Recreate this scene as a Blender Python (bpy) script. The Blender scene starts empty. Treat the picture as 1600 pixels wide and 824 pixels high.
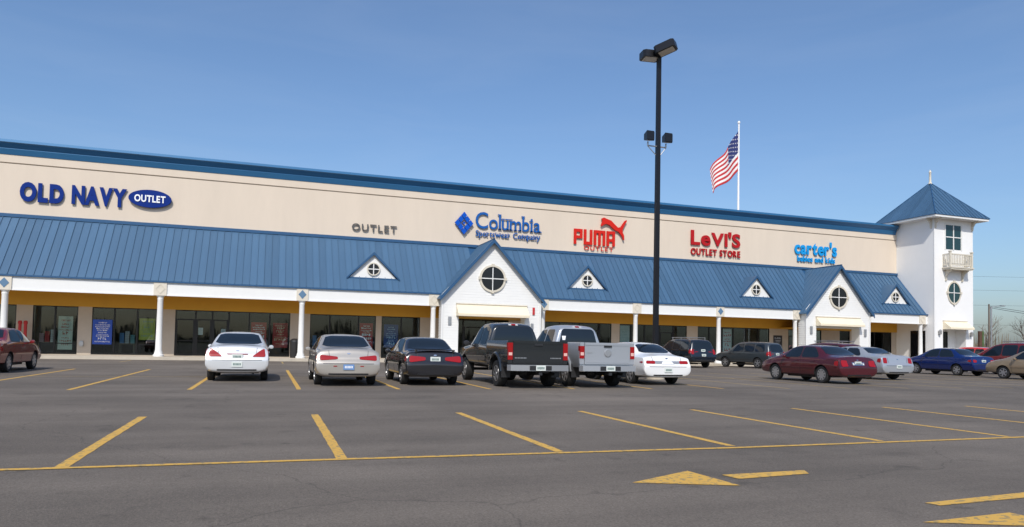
import bpy, bmesh, math, random
from mathutils import Vector, Matrix
from mathutils.bvhtree import BVHTree
R = math.radians
rnd = random.Random(7)
S = bpy.context.scene
C = S.collection

# ------------------------------------------------------------------ camera, sky, sun
CAM_H, YAW, PITCH, ROLL = 1.28, 0.332818, 0.0376898, 0.0201144
cd = bpy.data.cameras.new('camera'); cam = bpy.data.objects.new('camera', cd); C.objects.link(cam)
fw = Vector((math.sin(YAW)*math.cos(PITCH), math.cos(YAW)*math.cos(PITCH), math.sin(PITCH)))
r0 = Vector((math.cos(YAW), -math.sin(YAW), 0)); u0 = r0.cross(fw)
rt = r0*math.cos(ROLL) + u0*math.sin(ROLL); up = u0*math.cos(ROLL) - r0*math.sin(ROLL)
m3 = Matrix((rt, up, -fw)).transposed()
cam.matrix_world = Matrix.Translation((0, 0, CAM_H)) @ m3.to_4x4()
cd.sensor_width = 36; cd.lens = 1099.637/1600*36; cd.shift_y = (496.969-412)/1600
cd.clip_start = .1; cd.clip_end = 4000
S.camera = cam

SUN = Vector((-.29, -.645, .707)).normalized()
w = bpy.data.worlds.new('World'); S.world = w; w.use_nodes = True
nt = w.node_tree; bg = nt.nodes['Background']
sky = nt.nodes.new('ShaderNodeTexSky'); sky.sky_type = 'NISHITA'; sky.sun_disc = False
sky.sun_elevation = math.asin(SUN.z); sky.sun_rotation = math.atan2(SUN.x, SUN.y)
sky.altitude = 0; sky.air_density = 1.1; sky.dust_density = 1.9; sky.ozone_density = 6.5
tcw = nt.nodes.new('ShaderNodeTexCoord'); mpw = nt.nodes.new('ShaderNodeMapping'); mpw.inputs['Scale'].default_value = (1.2, 1.2, 7); mpw.inputs['Rotation'].default_value = (.12, .2, 0)
nzw = nt.nodes.new('ShaderNodeTexNoise'); nzw.inputs['Scale'].default_value = 2.2; nzw.inputs['Detail'].default_value = 7; nzw.inputs['Roughness'].default_value = .6; nzw.inputs['Distortion'].default_value = .6
nt.links.new(tcw.outputs['Generated'], mpw.inputs[0]); nt.links.new(mpw.outputs[0], nzw.inputs['Vector'])
mrw = nt.nodes.new('ShaderNodeMapRange'); mrw.inputs[1].default_value = .42; mrw.inputs[2].default_value = .75; mrw.inputs[3].default_value = 0; mrw.inputs[4].default_value = .05
nt.links.new(nzw.outputs[0], mrw.inputs[0])
mxw = nt.nodes.new('ShaderNodeMix'); mxw.data_type = 'RGBA'; mxw.inputs['B'].default_value = (5.2, 5.6, 6.2, 1)
nt.links.new(mrw.outputs[0], mxw.inputs['Factor']); nt.links.new(sky.outputs[0], mxw.inputs['A']); nt.links.new(mxw.outputs['Result'], bg.inputs[0]); bg.inputs[1].default_value = .15
sl = bpy.data.lights.new('sun', 'SUN'); sl.energy = 3.5; sl.angle = R(.53); sl.color = (1, .95, .87)
so = bpy.data.objects.new('sun', sl); C.objects.link(so)
so.rotation_euler = (-SUN).to_track_quat('-Z', 'Y').to_euler()
S.view_settings.view_transform = 'Standard'; S.view_settings.look = 'None'
S.view_settings.exposure = 0; S.view_settings.gamma = 1
S.view_settings.use_curve_mapping = False

# ------------------------------------------------------------------ materials
def srgb(r, g, b):
    f = lambda c: (c/12.92 if c <= .04045 else ((c+.055)/1.055)**2.4)
    return (f(r/255), f(g/255), f(b/255))
def mat(name, col, rough=.6, metal=0., var=.0, scale=3., bump=0., bscale=60., spec=.5, coat=0., stretch=None):
    m = bpy.data.materials.new(name); m.use_nodes = True
    n = m.node_tree.nodes; l = m.node_tree.links; p = n['Principled BSDF']
    p.inputs['Base Color'].default_value = (*col, 1)
    p.inputs['Roughness'].default_value = rough; p.inputs['Metallic'].default_value = metal
    p.inputs['Specular IOR Level'].default_value = spec
    p.inputs['Coat Weight'].default_value = coat; p.inputs['Coat Roughness'].default_value = .04
    if var or bump:
        tc = n.new('ShaderNodeTexCoord'); src = tc.outputs['Object']
        if stretch:
            mp = n.new('ShaderNodeMapping'); mp.inputs['Scale'].default_value = stretch
            l.new(src, mp.inputs[0]); src = mp.outputs[0]
    if var:
        t = n.new('ShaderNodeTexNoise'); t.inputs['Scale'].default_value = scale
        t.inputs['Detail'].default_value = 6; t.inputs['Roughness'].default_value = .65
        l.new(src, t.inputs['Vector'])
        mr = n.new('ShaderNodeMapRange'); mr.inputs[1].default_value = .25; mr.inputs[2].default_value = .75
        mr.inputs[3].default_value = 1-var; mr.inputs[4].default_value = 1+var
        l.new(t.outputs[0], mr.inputs[0])
        mx = n.new('ShaderNodeVectorMath'); mx.operation = 'SCALE'; mx.inputs[0].default_value = col
        l.new(mr.outputs[0], mx.inputs['Scale']); l.new(mx.outputs[0], p.inputs['Base Color'])
    if bump:
        t2 = n.new('ShaderNodeTexNoise'); t2.inputs['Scale'].default_value = bscale; t2.inputs['Detail'].default_value = 4
        l.new(src, t2.inputs['Vector'])
        b = n.new('ShaderNodeBump'); b.inputs['Strength'].default_value = bump; b.inputs['Distance'].default_value = .02
        l.new(t2.outputs[0], b.inputs['Height']); l.new(b.outputs[0], p.inputs['Normal'])
    return m
def asphalt():
    m = bpy.data.materials.new('asphalt'); m.use_nodes = True
    n = m.node_tree.nodes; l = m.node_tree.links; p = n['Principled BSDF']; p.inputs['Roughness'].default_value = .85
    p.inputs['Specular IOR Level'].default_value = .35
    tc = n.new('ShaderNodeTexCoord')
    def noise(scale, detail, stretch=None, rough=.6):
        t = n.new('ShaderNodeTexNoise'); t.inputs['Scale'].default_value = scale; t.inputs['Detail'].default_value = detail
        t.inputs['Roughness'].default_value = rough
        src = tc.outputs['Object']
        if stretch:
            mp = n.new('ShaderNodeMapping'); mp.inputs['Scale'].default_value = stretch; l.new(src, mp.inputs[0]); src = mp.outputs[0]
        l.new(src, t.inputs['Vector']); return t.outputs[0]
    def rng(x, a, b, c, d):
        r = n.new('ShaderNodeMapRange'); l.new(x, r.inputs[0])
        for i, v in enumerate((a, b, c, d)): r.inputs[i+1].default_value = v
        return r.outputs[0]
    def mul(a, b):
        k = n.new('ShaderNodeMath'); k.operation = 'MULTIPLY'; l.new(a, k.inputs[0]); l.new(b, k.inputs[1]); return k.outputs[0]
    big = rng(noise(.20, 6), .34, .66, .76, 1.20); spots = rng(noise(.75, 3), .60, .72, 1.0, .80)
    streak = rng(noise(1.0, 4, (.07, .9, 1)), .32, .68, .85, 1.15)
    grain = rng(noise(48, 4, rough=.85), .32, .68, .55, 1.45)
    fine = rng(noise(14, 4), .3, .7, .9, 1.1)
    v = mul(mul(mul(big, spots), streak), mul(grain, fine))
    v = mul(v, rng(noise(120, 2), .66, .74, 1.0, 1.55))
    v = mul(v, rng(noise(1.7, 4), .63, .70, 1.0, .74))
    # thin wandering cracks
    vo = n.new('ShaderNodeTexVoronoi'); vo.feature = 'DISTANCE_TO_EDGE'; vo.inputs['Scale'].default_value = .11
    ds = n.new('ShaderNodeVectorMath'); ds.operation = 'ADD'
    nz = n.new('ShaderNodeTexNoise'); nz.inputs['Scale'].default_value = .8; nz.inputs['Detail'].default_value = 5
    l.new(tc.outputs['Object'], nz.inputs['Vector']); l.new(tc.outputs['Object'], ds.inputs[0]); l.new(nz.outputs['Color'], ds.inputs[1])
    l.new(ds.outputs[0], vo.inputs['Vector'])
    cr = rng(vo.outputs['Distance'], 0, .0018, .70, 1.0)
    v = mul(v, cr)
    sc = n.new('ShaderNodeVectorMath'); sc.operation = 'SCALE'; sc.inputs[0].default_value = (.145, .122, .099)
    l.new(v, sc.inputs['Scale']); l.new(sc.outputs[0], p.inputs['Base Color'])
    b = n.new('ShaderNodeBump'); b.inputs['Strength'].default_value = .5; b.inputs['Distance'].default_value = .012
    l.new(noise(90, 3), b.inputs['Height']); l.new(b.outputs[0], p.inputs['Normal'])
    return m
def printed(name, base, ink, scale=9, thr=.56, stretch=(1, 1, 1)):
    m = mat(name, base, .5); n = m.node_tree.nodes; l = m.node_tree.links; p = n['Principled BSDF']
    tc = n.new('ShaderNodeTexCoord'); mp = n.new('ShaderNodeMapping'); mp.inputs['Scale'].default_value = stretch
    t = n.new('ShaderNodeTexNoise'); t.inputs['Scale'].default_value = scale; t.inputs['Detail'].default_value = 2 if name != 'line_paint' else 8
    l.new(tc.outputs['Object'], mp.inputs[0]); l.new(mp.outputs[0], t.inputs['Vector'])
    r = n.new('ShaderNodeMapRange'); r.inputs[1].default_value = thr; r.inputs[2].default_value = thr+.02
    l.new(t.outputs[0], r.inputs[0])
    mx = n.new('ShaderNodeMix'); mx.data_type = 'RGBA'; mx.inputs['A'].default_value = (*base, 1); mx.inputs['B'].default_value = (*ink, 1)
    l.new(r.outputs[0], mx.inputs['Factor']); l.new(mx.outputs['Result'], p.inputs['Base Color'])
    return m
def shopglass(name, tint=.45, ior=1.75):
    m = bpy.data.materials.new(name); m.use_nodes = True; n = m.node_tree.nodes; l = m.node_tree.links
    n.remove(n['Principled BSDF']); o = n['Material Output']
    t = n.new('ShaderNodeBsdfTransparent'); t.inputs[0].default_value = (tint*.92, tint, tint*1.0, 1)
    g = n.new('ShaderNodeBsdfGlossy'); g.inputs['Roughness'].default_value = .015; g.inputs[0].default_value = (.95, 1, 1, 1)
    f = n.new('ShaderNodeFresnel'); f.inputs[0].default_value = ior
    mx = n.new('ShaderNodeMixShader'); l.new(f.outputs[0], mx.inputs[0]); l.new(t.outputs[0], mx.inputs[1]); l.new(g.outputs[0], mx.inputs[2])
    l.new(mx.outputs[0], o.inputs[0]); return m
M = {}
M['asphalt'] = asphalt()
M['line'] = printed('line_paint', (.60, .35, .065), (.33, .23, .09), 16, .56); M['line'].node_tree.nodes['Principled BSDF'].inputs['Roughness'].default_value = .8
M['faded'] = mat('faded_line_paint', (.36, .25, .09), .8, var=.35, scale=4)
M['concrete'] = mat('concrete', (.50, .44, .35), .85, var=.12, scale=2, bump=.2)
M['field'] = mat('dry_field', (.16, .13, .07), .95, var=.3, scale=.3)
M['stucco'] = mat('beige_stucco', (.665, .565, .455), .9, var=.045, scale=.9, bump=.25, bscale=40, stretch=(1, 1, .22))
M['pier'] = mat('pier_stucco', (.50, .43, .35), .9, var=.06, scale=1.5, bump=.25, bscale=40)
M['ochre'] = mat('ochre_bulkhead', (.60, .33, .035), .7, var=.05, scale=1.2)
M['white'] = mat('white_paint', (.77, .765, .74), .55, var=.03, scale=1.5)
M['towerwhite'] = mat('tower_stucco', (.80, .795, .78), .85, var=.03, scale=.7, bump=.15, bscale=50)
M['cream'] = mat('cream_trim', (.62, .57, .47), .7, var=.05, scale=4)
M['plaque'] = mat('plaque_cream', (.66, .60, .50), .7, var=.05, scale=4)
M['roof'] = mat('blue_metal_roof', (.059, .128, .218), .45, metal=.15, var=.07, scale=.9, stretch=(1.5, .25, .25))
_n = M['roof'].node_tree.nodes; _l = M['roof'].node_tree.links; _p = _n['Principled BSDF']
_oi = _n.new('ShaderNodeObjectInfo'); _mr = _n.new('ShaderNodeMapRange'); _mr.inputs[3].default_value = .90; _mr.inputs[4].default_value = 1.09
_l.new(_oi.outputs['Random'], _mr.inputs[0]); _sc = _n.new('ShaderNodeVectorMath'); _sc.operation = 'SCALE'
_l.new(_p.inputs['Base Color'].links[0].from_socket, _sc.inputs[0]); _l.new(_mr.outputs[0], _sc.inputs['Scale']); _l.new(_sc.outputs[0], _p.inputs['Base Color'])
M['roofdark'] = mat('blue_metal_trim', (.030, .095, .20), .35, metal=.2, var=.05, scale=1)
M['cap'] = mat('blue_metal_cap', (.032, .145, .30), .32, metal=.2, var=.05, scale=.6)
M['plaqueblue'] = mat('blue_diamond', (.10, .19, .30), .6)
M['darkframe'] = mat('bronze_frame', (.018, .017, .016), .4, metal=.4)
M['glass'] = shopglass('shop_glass', .88, 1.44)
M['teal'] = mat('teal_glass', (.012, .045, .05), .06, spec=.6)
M['blackglass'] = mat('dark_glass', (.010, .010, .012), .08, spec=.4)
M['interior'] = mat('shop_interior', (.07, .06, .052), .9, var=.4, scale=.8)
M['awning'] = mat('cream_canvas', (.77, .68, .51), .85, var=.04, scale=3)
M['black'] = mat('black_metal', (.010, .010, .013), .38, metal=.3)
M['lens'] = mat('lamp_lens', (.55, .50, .42), .3)
M['metal'] = mat('galvanised', (.45, .45, .45), .4, metal=.7)
M['polewhite'] = mat('white_pole', (.80, .80, .80), .4)
M['wood'] = mat('pole_wood', (.16, .125, .095), .9, var=.2, scale=4)
M['bark'] = mat('bare_bark', (.17, .135, .105), .95, var=.2, scale=3)
M['brush'] = mat('dry_brush', (.20, .155, .10), .95, var=.35, scale=.6)
M['red'] = mat('red_paint', (.45, .02, .02), .5)
M['navy'] = mat('sign_navy', (.004, .026, .19), .45, spec=.12)
M['colblue'] = mat('sign_blue', (.015, .105, .36), .45, spec=.12)
M['diablue'] = mat('sign_bright_blue', (.005, .085, .48), .45, spec=.12)
M['signred'] = mat('sign_red', (.60, .022, .014), .45, spec=.12)
M['levired'] = mat('sign_dark_red', (.42, .014, .018), .45, spec=.12)
M['sky'] = mat('sign_sky_blue', (.012, .29, .66), .45, spec=.12)
M['signgrey'] = mat('sign_charcoal', (.09, .085, .08), .5)
M['signwhite'] = mat('sign_white', (.85, .85, .85), .5)
M['flagred'] = mat('flag_red', (.50, .03, .035), .8); M['flagwhite'] = mat('flag_white', (.78, .76, .74), .8); M['flagblue'] = mat('flag_blue', (.02, .03, .14), .8)
M['tyre'] = mat('tyre_rubber', (.014, .014, .014), .8)
M['rim'] = mat('alloy_rim', (.50, .50, .51), .3, metal=.8)
M['cutblack'] = mat('wheel_well', (.008, .008, .008), .9)
M['carglass'] = mat('car_glass', (.010, .016, .024), .03, spec=.45)
M['tail'] = mat('tail_lens', (.30, .006, .008), .2, spec=.4, coat=.2)
M['tailpale'] = mat('reverse_lens', (.72, .45, .40), .15, coat=.5)
M['head'] = mat('head_lens', (.60, .60, .58), .1, coat=.6)
M['plate'] = mat('plate_white', (.66, .70, .66), .5); M['plateblue'] = mat('plate_blue', (.14, .26, .50), .5)
M['plateink'] = mat('plate_ink', (.07, .14, .13), .5)
M['chrome'] = mat('chrome', (.62, .62, .63), .12, metal=1.)
M['trimblack'] = mat('black_plastic', (.02, .02, .022), .5)
def paint(n, c, metal=0., rough=.3): return mat(n, c, rough, metal, coat=.8, spec=.5)

# ------------------------------------------------------------------ mesh helpers
class MB:
    def __init__(s): s.v = []; s.f = []; s.mi = []
    def add(s, vs, fs, mi=0):
        o = len(s.v); s.v += [tuple(p) for p in vs]; s.f += [tuple(i+o for i in f) for f in fs]; s.mi += [mi]*len(fs); return s
    def box(s, x0, x1, y0, y1, z0, z1, mi=0):
        vs = [(x, y, z) for z in (z0, z1) for y in (y0, y1) for x in (x0, x1)]
        return s.add(vs, [(0, 2, 3, 1), (4, 5, 7, 6), (0, 1, 5, 4), (2, 6, 7, 3), (0, 4, 6, 2), (1, 3, 7, 5)], mi)
    def prism(s, pts, d, mi=0):          # polygon (list of 3d points) pushed along vector d
        n = len(pts); d = Vector(d); a = [Vector(p) for p in pts]
        return s.add([*a, *[p+d for p in a]], [tuple(range(n))[::-1], tuple(range(n, 2*n))] + [(i, (i+1) % n, n+(i+1) % n, n+i) for i in range(n)], mi)
    def tube(s, p, q, r0, r1=None, n=10, mi=0):
        p = Vector(p); q = Vector(q); r1 = r0 if r1 is None else r1; d = (q-p).normalized()
        a = d.orthogonal().normalized(); b = d.cross(a); vs = []
        for c, r in ((p, r0), (q, r1)):
            vs += [c+(a*math.cos(t)+b*math.sin(t))*r for t in (2*math.pi*i/n for i in range(n))]
        return s.add(vs, [(i, (i+1) % n, n+(i+1) % n, n+i) for i in range(n)] + [tuple(range(n))[::-1], tuple(range(n, 2*n))], mi)
    def lathe(s, c, prof, axis='z', n=20, mi=0):     # prof: (radius, height) rows
        c = Vector(c); vs = []; k = len(prof)
        for r, h in prof:
            for i in range(n):
                t = 2*math.pi*i/n; a, b = r*math.cos(t), r*math.sin(t)
                vs.append(c + (Vector((a, b, h)) if axis == 'z' else Vector((h, a, b)) if axis == 'x' else Vector((a, h, b))))
        fs = [(j*n+i, j*n+(i+1) % n, (j+1)*n+(i+1) % n, (j+1)*n+i) for j in range(k-1) for i in range(n)]
        fs += [tuple(range(n))[::-1], tuple(range((k-1)*n, k*n))]
        return s.add(vs, fs, mi)
    def mesh(s, name, off=(0, 0, 0)):
        me = bpy.data.meshes.new(name); o = Vector(off)
        me.from_pydata([tuple(Vector(p)-o) for p in s.v], [], s.f)
        me.polygons.foreach_set('material_index', s.mi)
        bm = bmesh.new(); bm.from_mesh(me); bmesh.ops.recalc_face_normals(bm, faces=bm.faces); bm.to_mesh(me); bm.free()
        return me
    def build(s, name, mats, parent=None, smooth=False, local=False, kind=None, at=None):
        if not isinstance(mats, (list, tuple)): mats = [mats]
        base = Vector(at) if at is not None else Vector((0, 0, 0))
        off = Vector((0, 0, 0)) if local else (world(parent)+base if parent else base)
        me = s.mesh(name, off)
        for m in mats: me.materials.append(M[m] if isinstance(m, str) else m)
        return link(name, me, parent, smooth, kind, base)
def link(name, me, parent=None, smooth=False, kind=None, loc=(0, 0, 0)):
    if smooth:
        me.polygons.foreach_set('use_smooth', [True]*len(me.polygons)); me.set_sharp_from_angle(angle=R(38))
    o = bpy.data.objects.new(name, me); C.objects.link(o); o.parent = parent; o.location = loc
    if kind: o['kind'] = kind
    return o
def world(o):
    v = Vector((0, 0, 0))
    while o is not None: v = v + o.location; o = o.parent
    return v
def empty(name, loc, label, cat, group=None, rz=0):
    o = bpy.data.objects.new(name, None); C.objects.link(o); o.location = loc; o.rotation_euler = (0, 0, rz); o.empty_display_size = .2
    return tag(o, label, cat, group)
def tag(o, label, cat, group=None):
    o['label'] = label; o['category'] = cat
    if group: o['group'] = group
    return o
def copy_tree(o, parent=None):
    c = o.copy(); C.objects.link(c); c.parent = parent
    for ch in o.children: copy_tree(ch, c)
    return c

# ------------------------------------------------------------------ ground and paint
MB().add([(-1500, -600, -.06), (2500, -600, -.06), (2500, 2500, -.06), (-1500, 2500, -.06)], [(0, 1, 2, 3)]).build('ground', 'field', kind='structure')
LOT = MB().add([(-90, -40, 0), (120, -40, 0), (120, 100, 0), (-90, 100, 0)], [(0, 1, 2, 3)]).build('parking_lot', 'asphalt', kind='structure')
def stripe(name, x0, y0, x1, y1, wd, m='line', z=.003):
    d = Vector((x1-x0, y1-y0, 0)).normalized(); n = Vector((-d.y, d.x, 0))*wd/2
    a = Vector((x0, y0, z)); b = Vector((x1, y1, z)); k = min(160, max(4, int((b-a).length/.16)))
    P = []
    for i in range(k+1):
        c = a.lerp(b, i/k); P += [c-n*rnd.uniform(.90, 1.06), c+n*rnd.uniform(.90, 1.06)]
    MB().add(P, [(2*i, 2*i+2, 2*i+3, 2*i+1) for i in range(k)]).build(name, m, LOT)
# near row: stalls open away from the camera, head line across
xs = [-4.45, -1.86, .80, 3.36, 5.82, 8.36, 10.92, 13.5, 16.1, 18.7, 21.3, 23.9]
for x in xs: stripe('stall_line', x, 7.86, x, 12.65, .125)
stripe('row_line', -30, 8.27, .8, 7.83, .10, z=.006); stripe('row_line', .8, 7.83, 5.8, 7.70, .10, z=.006); stripe('row_line', 5.8, 7.70, 45, 8.2, .10, z=.006)
# far double row under the parked cars
for i in range(-9, 24):
    x = .80+2.60*i
    stripe('stall_line', x, 19.1, x, 31.2, .12, 'line' if i < 6 else 'faded')
stripe('row_line', -30, 25.4, 60, 25.4, .08, 'faded', z=.006)
for i in range(-9, 24): stripe('stall_line', .8+2.6*i, 39.9, .8+2.6*i, 43.0, .09, 'faded') if i < 9 and i % 3 == 0 else None
def flat(name, pts, m='line'): MB().add([(x, y, .005) for x, y in pts], [tuple(range(len(pts)))]).build(name, m, LOT)
flat('arrow_head', [(3.28, 5.93), (4.22, 5.56), (4.16, 6.36)])
flat('arrow_shaft', [(4.42, 5.85), (5.34, 5.93), (5.44, 6.11), (4.38, 6.08)])
flat('arrow_shaft', [(5.36, 4.44), (6.7, 4.50), (6.9, 4.68), (5.32, 4.55)])
flat('arrow_head', [(4.70, 4.04), (5.75, 3.6), (5.70, 4.10)])
WALK = MB().box(-60, 70, 44.35, 52, -.05, .15).build('pavement', 'concrete', kind='structure')
MB().box(-60, 70, 44.2, 44.348, -.05, .146).build('kerb', 'concrete', WALK)

# ------------------------------------------------------------------ the outlet building
YE, YW, XL, XR = 46.2, 49.2, -26., 54.14
B = empty('outlet_building', (14, 52, 0), 'long beige outlet store building with blue metal porch roof and white columns', 'building')
MB().box(XL, XR, YW, YW+.4, 3.98, 11.46).build('wall', 'stucco', B)
MB().box(XL, XR, YW+.05, YW+.4, 11.46, 11.53).build('wall_reveal', 'pier', B)
MB().box(XL, XR, YW-.03, YW+.4, 11.53, 12.3).build('wall_band', 'stucco', B)
MB().box(XL, XR, YW+.4, 84, 3.98, 12.0).build('upper_block', 'stucco', B)
MB().box(XL, XR, 54.1, 84, 0, 3.978).build('rear_block', 'stucco', B)
MB().box(XL-.25, XL, YW, 84, 0, 12.0).build('side_wall', 'stucco', B)
# blue cornice: lip, shaded cove, lower band
prof = [(YW+.45, 12.82), (YW-.42, 12.82), (YW-.44, 12.66), (YW-.36, 12.62), (YW-.14, 12.36), (YW-.16, 12.32), (YW-.06, 11.99), (YW+.45, 11.99)]
MB().prism([(XL-.3, y, z) for y, z in prof], (XR-XL+.15, 0, 0)).build('cornice', 'cap', B)
# porch roof: deck and one panel per seam
PZ0, PZ1, PY0, PY1 = 4.62, 8.36, 45.98, 49.19
ROOF = MB().prism([(XL, PY0+.03, PZ0-.06), (XL, PY1, PZ1-.08), (XL, PY1, PZ1-.20), (XL, PY0+.10, PZ0-.1)], (XR-XL-.01, 0, 0)).build('porch_roof', 'roofdark', B)
sl_v = Vector((0, PY1-PY0, PZ1-PZ0)); sl_n = Vector((0, -(PZ1-PZ0), PY1-PY0)).normalized()
PW = .42
pm = MB()
def slab(mb, x0, x1, t0, t1, h0, h1):
    a = []
    for t in (t0, t1):
        for h in (h0, h1):
            for x in (x0, x1): a.append(Vector((x, 0, 0))+sl_v*t+sl_n*h)
    mb.add(a, [(0, 1, 3, 2), (4, 6, 7, 5), (0, 4, 5, 1), (2, 3, 7, 6), (0, 2, 6, 4), (1, 5, 7, 3)])
slab(pm, .012, PW, 0, 1, -.05, 0); slab(pm, -.012, .012, 0, 1, -.05, .045)
pme = pm.mesh('roof_panel'); pme.materials.append(M['roof'])
npan = int((XR-XL)/PW)
for i in range(npan):
    x = XL+.02+i*PW
    if 13.2 < x < 15.2 or 43.0 < x < 44.6: continue
    o = link('roof_panel', pme, ROOF); o.location = Vector((x, PY0, PZ0))-world(ROOF)
MB().box(XL, XR-.01, YW-.16, YW-.002, PZ1-.10, PZ1+.10).build('roof_flashing', 'roofdark', ROOF)
MB().box(XL, XR-.01, PY0-.07, PY0+.06, PZ0-.10, PZ0+.0).build('eave_trim', 'roofdark', ROOF)
# porch ceiling, ochre bulkhead over the shop windows
MB().box(XL, XR, YE+.2, YW, 3.98, 4.10).build('porch_ceiling', 'ochre', B)
MB().box(XL, XR, YW-.06, YW+.3, 3.06, 3.978).build('bulkhead', 'ochre', B)
G1, G2 = (10.80, 17.73, 14.22, 8.22), (40.54, 47.02, 43.79, 8.12)
for a, b in ((XL, G1[0]-.002), (G1[1]+.002, G2[0]-.002), (G2[1]+.002, XR-.002)):
    MB().box(a, b, YE-.18, YE+.2, 3.76, 4.53).build('fascia', 'white', B)
    MB().box(a, b, YE-.21, YE-.182, 3.74, 3.82).build('fascia_trim', 'white', B)
# columns with plaques
colx = [(-21.8, 0), (-13.91, 1), (-6.1, 0), (1.95, 1), (10.38, 0), (18.26, 1), (25.64, 0), (32.89, 1), (40.15, 0), (47.45, 1), (53.55, 0)]
cm = MB().lathe((0, 0, 0), [(.30, .0), (.30, .10), (.24, .14), (.22, .26), (.185, .36), (.175, 1.2), (.155, 3.36), (.17, 3.40), (.17, 3.44), (.16, 3.47), (.20, 3.55), (.23, 3.61)], n=20)
cme = cm.mesh('column'); cme.materials.append(M['white'])
cme.polygons.foreach_set('use_smooth', [True]*len(cme.polygons)); cme.set_sharp_from_angle(angle=R(40))
for x, blue in colx:
    o = link('column', cme, B); o.location = Vector((x, YE, .15))-world(B)
    y = YE-.215; h = .35; zc = 4.15
    p = MB().box(x-h, x+h, y-.03, y+.03, zc-.40, zc+.38).build('column_plaque', 'plaque', B)
    d = .24; yy = y-.05
    if blue:
        MB().prism([(x-d, yy, zc), (x, yy, zc-d-.04), (x+d, yy, zc), (x, yy, zc+d+.04)], (0, .03, 0)).build('diamond', 'plaqueblue', p)
    else:
        mb = MB(); P = [(x-d-.03, zc), (x, zc-d-.07), (x+d+.03, zc), (x, zc+d+.07)]; Q = [(x-d+.03, zc), (x, zc-d), (x+d-.03, zc), (x, zc+d)]
        for i in range(4):
            j = (i+1) % 4
            mb.prism([(P[i][0], yy, P[i][1]), (P[j][0], yy, P[j][1]), (Q[j][0], yy, Q[j][1]), (Q[i][0], yy, Q[i][1])], (0, .03, 0))
        mb.build('diamond', 'cream', p)

# shop fronts: groups of panes between stucco piers
groups = [(-24.5, -22.6, -20.7, -18.9), (-17.6, -15.9, -14.2), (-13.36, -12.2, -10.99), (-10.24, -9.02, -7.75, -6.5), (-5.61, -4.42, -3.43, -2.44, -1.2, .07, 1.36),
          (2.64, 3.93, 5.85, 7.03), (7.42, 8.81, 10.13), (11.7, 13.3, 15.0, 16.75), (19.2, 20.84, 22.5, 24.2, 25.21), (25.93, 26.94, 27.4, 28.15, 29.5, 30.75, 32.0),
          (33.03, 34.15, 35.42, 36.5, 37.75, 38.95, 40.1), (42.05, 42.95), (44.9, 45.6), (47.6, 48.75), (50.2, 51.6, 52.6, 53.55)]
doors = {(-5.61, -4.42), (-4.42, -3.43), (-3.43, -2.44), (13.3, 15.0), (42.05, 42.95), (22.5, 24.2), (29.5, 30.75)}
edge = XL
for g in groups:
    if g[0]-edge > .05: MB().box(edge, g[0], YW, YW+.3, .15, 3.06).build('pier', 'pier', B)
    edge = g[-1]
    for a, b in zip(g[:-1], g[1:]):
        k = .045; y0, y1 = YW+.02, YW+.12; fr = MB()
        fr.box(a, a+k, y0, y1, .15, 3.06); fr.box(b-k, b, y0, y1, .15, 3.06)
        fr.box(a+k, b-k, y0, y1, 3.0, 3.06); fr.box(a+k, b-k, y0, y1, .15, .25)
        if (a, b) in doors:
            fr.box(a+k, b-k, y0, y1, 2.42, 2.50); fr.box(a+k, a+k+.09, y0+.01, y1-.01, .25, 2.42); fr.box(b-k-.09, b-k, y0+.01, y1-.01, .25, 2.42)
            fr.box(a+k, b-k, y0-.05, y0-.01, 1.08, 1.13)
            w_ = fr.build('shop_door', 'darkframe', B)
        else:
            if rnd.random() < .45: fr.box(a+k, b-k, y0+.02, y1-.02, .78, .83)
            w_ = fr.build('shop_window', 'darkframe', B)
        MB().box(a+k, b-k, YW+.065, YW+.075, .25, 3.0).build('pane', 'glass', w_)
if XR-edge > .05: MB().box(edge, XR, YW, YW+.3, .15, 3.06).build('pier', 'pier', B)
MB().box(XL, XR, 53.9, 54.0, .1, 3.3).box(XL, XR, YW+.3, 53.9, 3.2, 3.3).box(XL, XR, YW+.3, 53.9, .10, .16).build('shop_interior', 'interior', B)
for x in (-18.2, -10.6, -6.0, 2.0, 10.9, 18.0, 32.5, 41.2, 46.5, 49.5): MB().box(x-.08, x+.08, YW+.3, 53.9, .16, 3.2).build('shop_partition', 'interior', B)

# gabled entrances
def siding(mb, y, z0, z1, segs, step=.18):
    z = z0
    while z < z1-.02:
        zt = min(z+step, z1)
        for (a0, b0), (a1, b1) in zip(segs(z), segs(zt-.001)):
            if b0-a0 < .05: continue
            if b1 < a1: a1 = b1 = (a1+b1)/2
            vs = [(a0, y-.009, z), (b0, y-.009, z), (b1, y, zt), (a1, y, zt), (a0, y+.05, z), (b0, y+.05, z), (b1, y+.05, zt), (a1, y+.05, zt)]
            mb.add(vs, [(0, 1, 2, 3), (0, 4, 5, 1), (7, 6, 5, 4), (3, 2, 6, 7), (0, 3, 7, 4), (1, 5, 6, 2)])
        z = zt
def ring(mb, cx, y, cz, r_in, r_out, depth, n=36, sx=1.):
    P = []
    for i in range(n):
        t = 2*math.pi*i/n; c_, s_ = math.cos(t), math.sin(t)
        P += [(cx+r_in*sx*c_, y, cz+r_in*s_), (cx+r_out*sx*c_, y, cz+r_out*s_), (cx+r_in*sx*c_, y-depth, cz+r_in*s_), (cx+r_out*sx*c_, y-depth, cz+r_out*s_)]
    F = []
    for i in range(n):
        a, b = 4*i, 4*((i+1) % n)
        F += [(a+2, b+2, b+3, a+3), (a+1, a+3, b+3, b+1), (a, b, b+2, a+2), (a, a+1, b+1, b)]
    mb.add(P, F)
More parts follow.
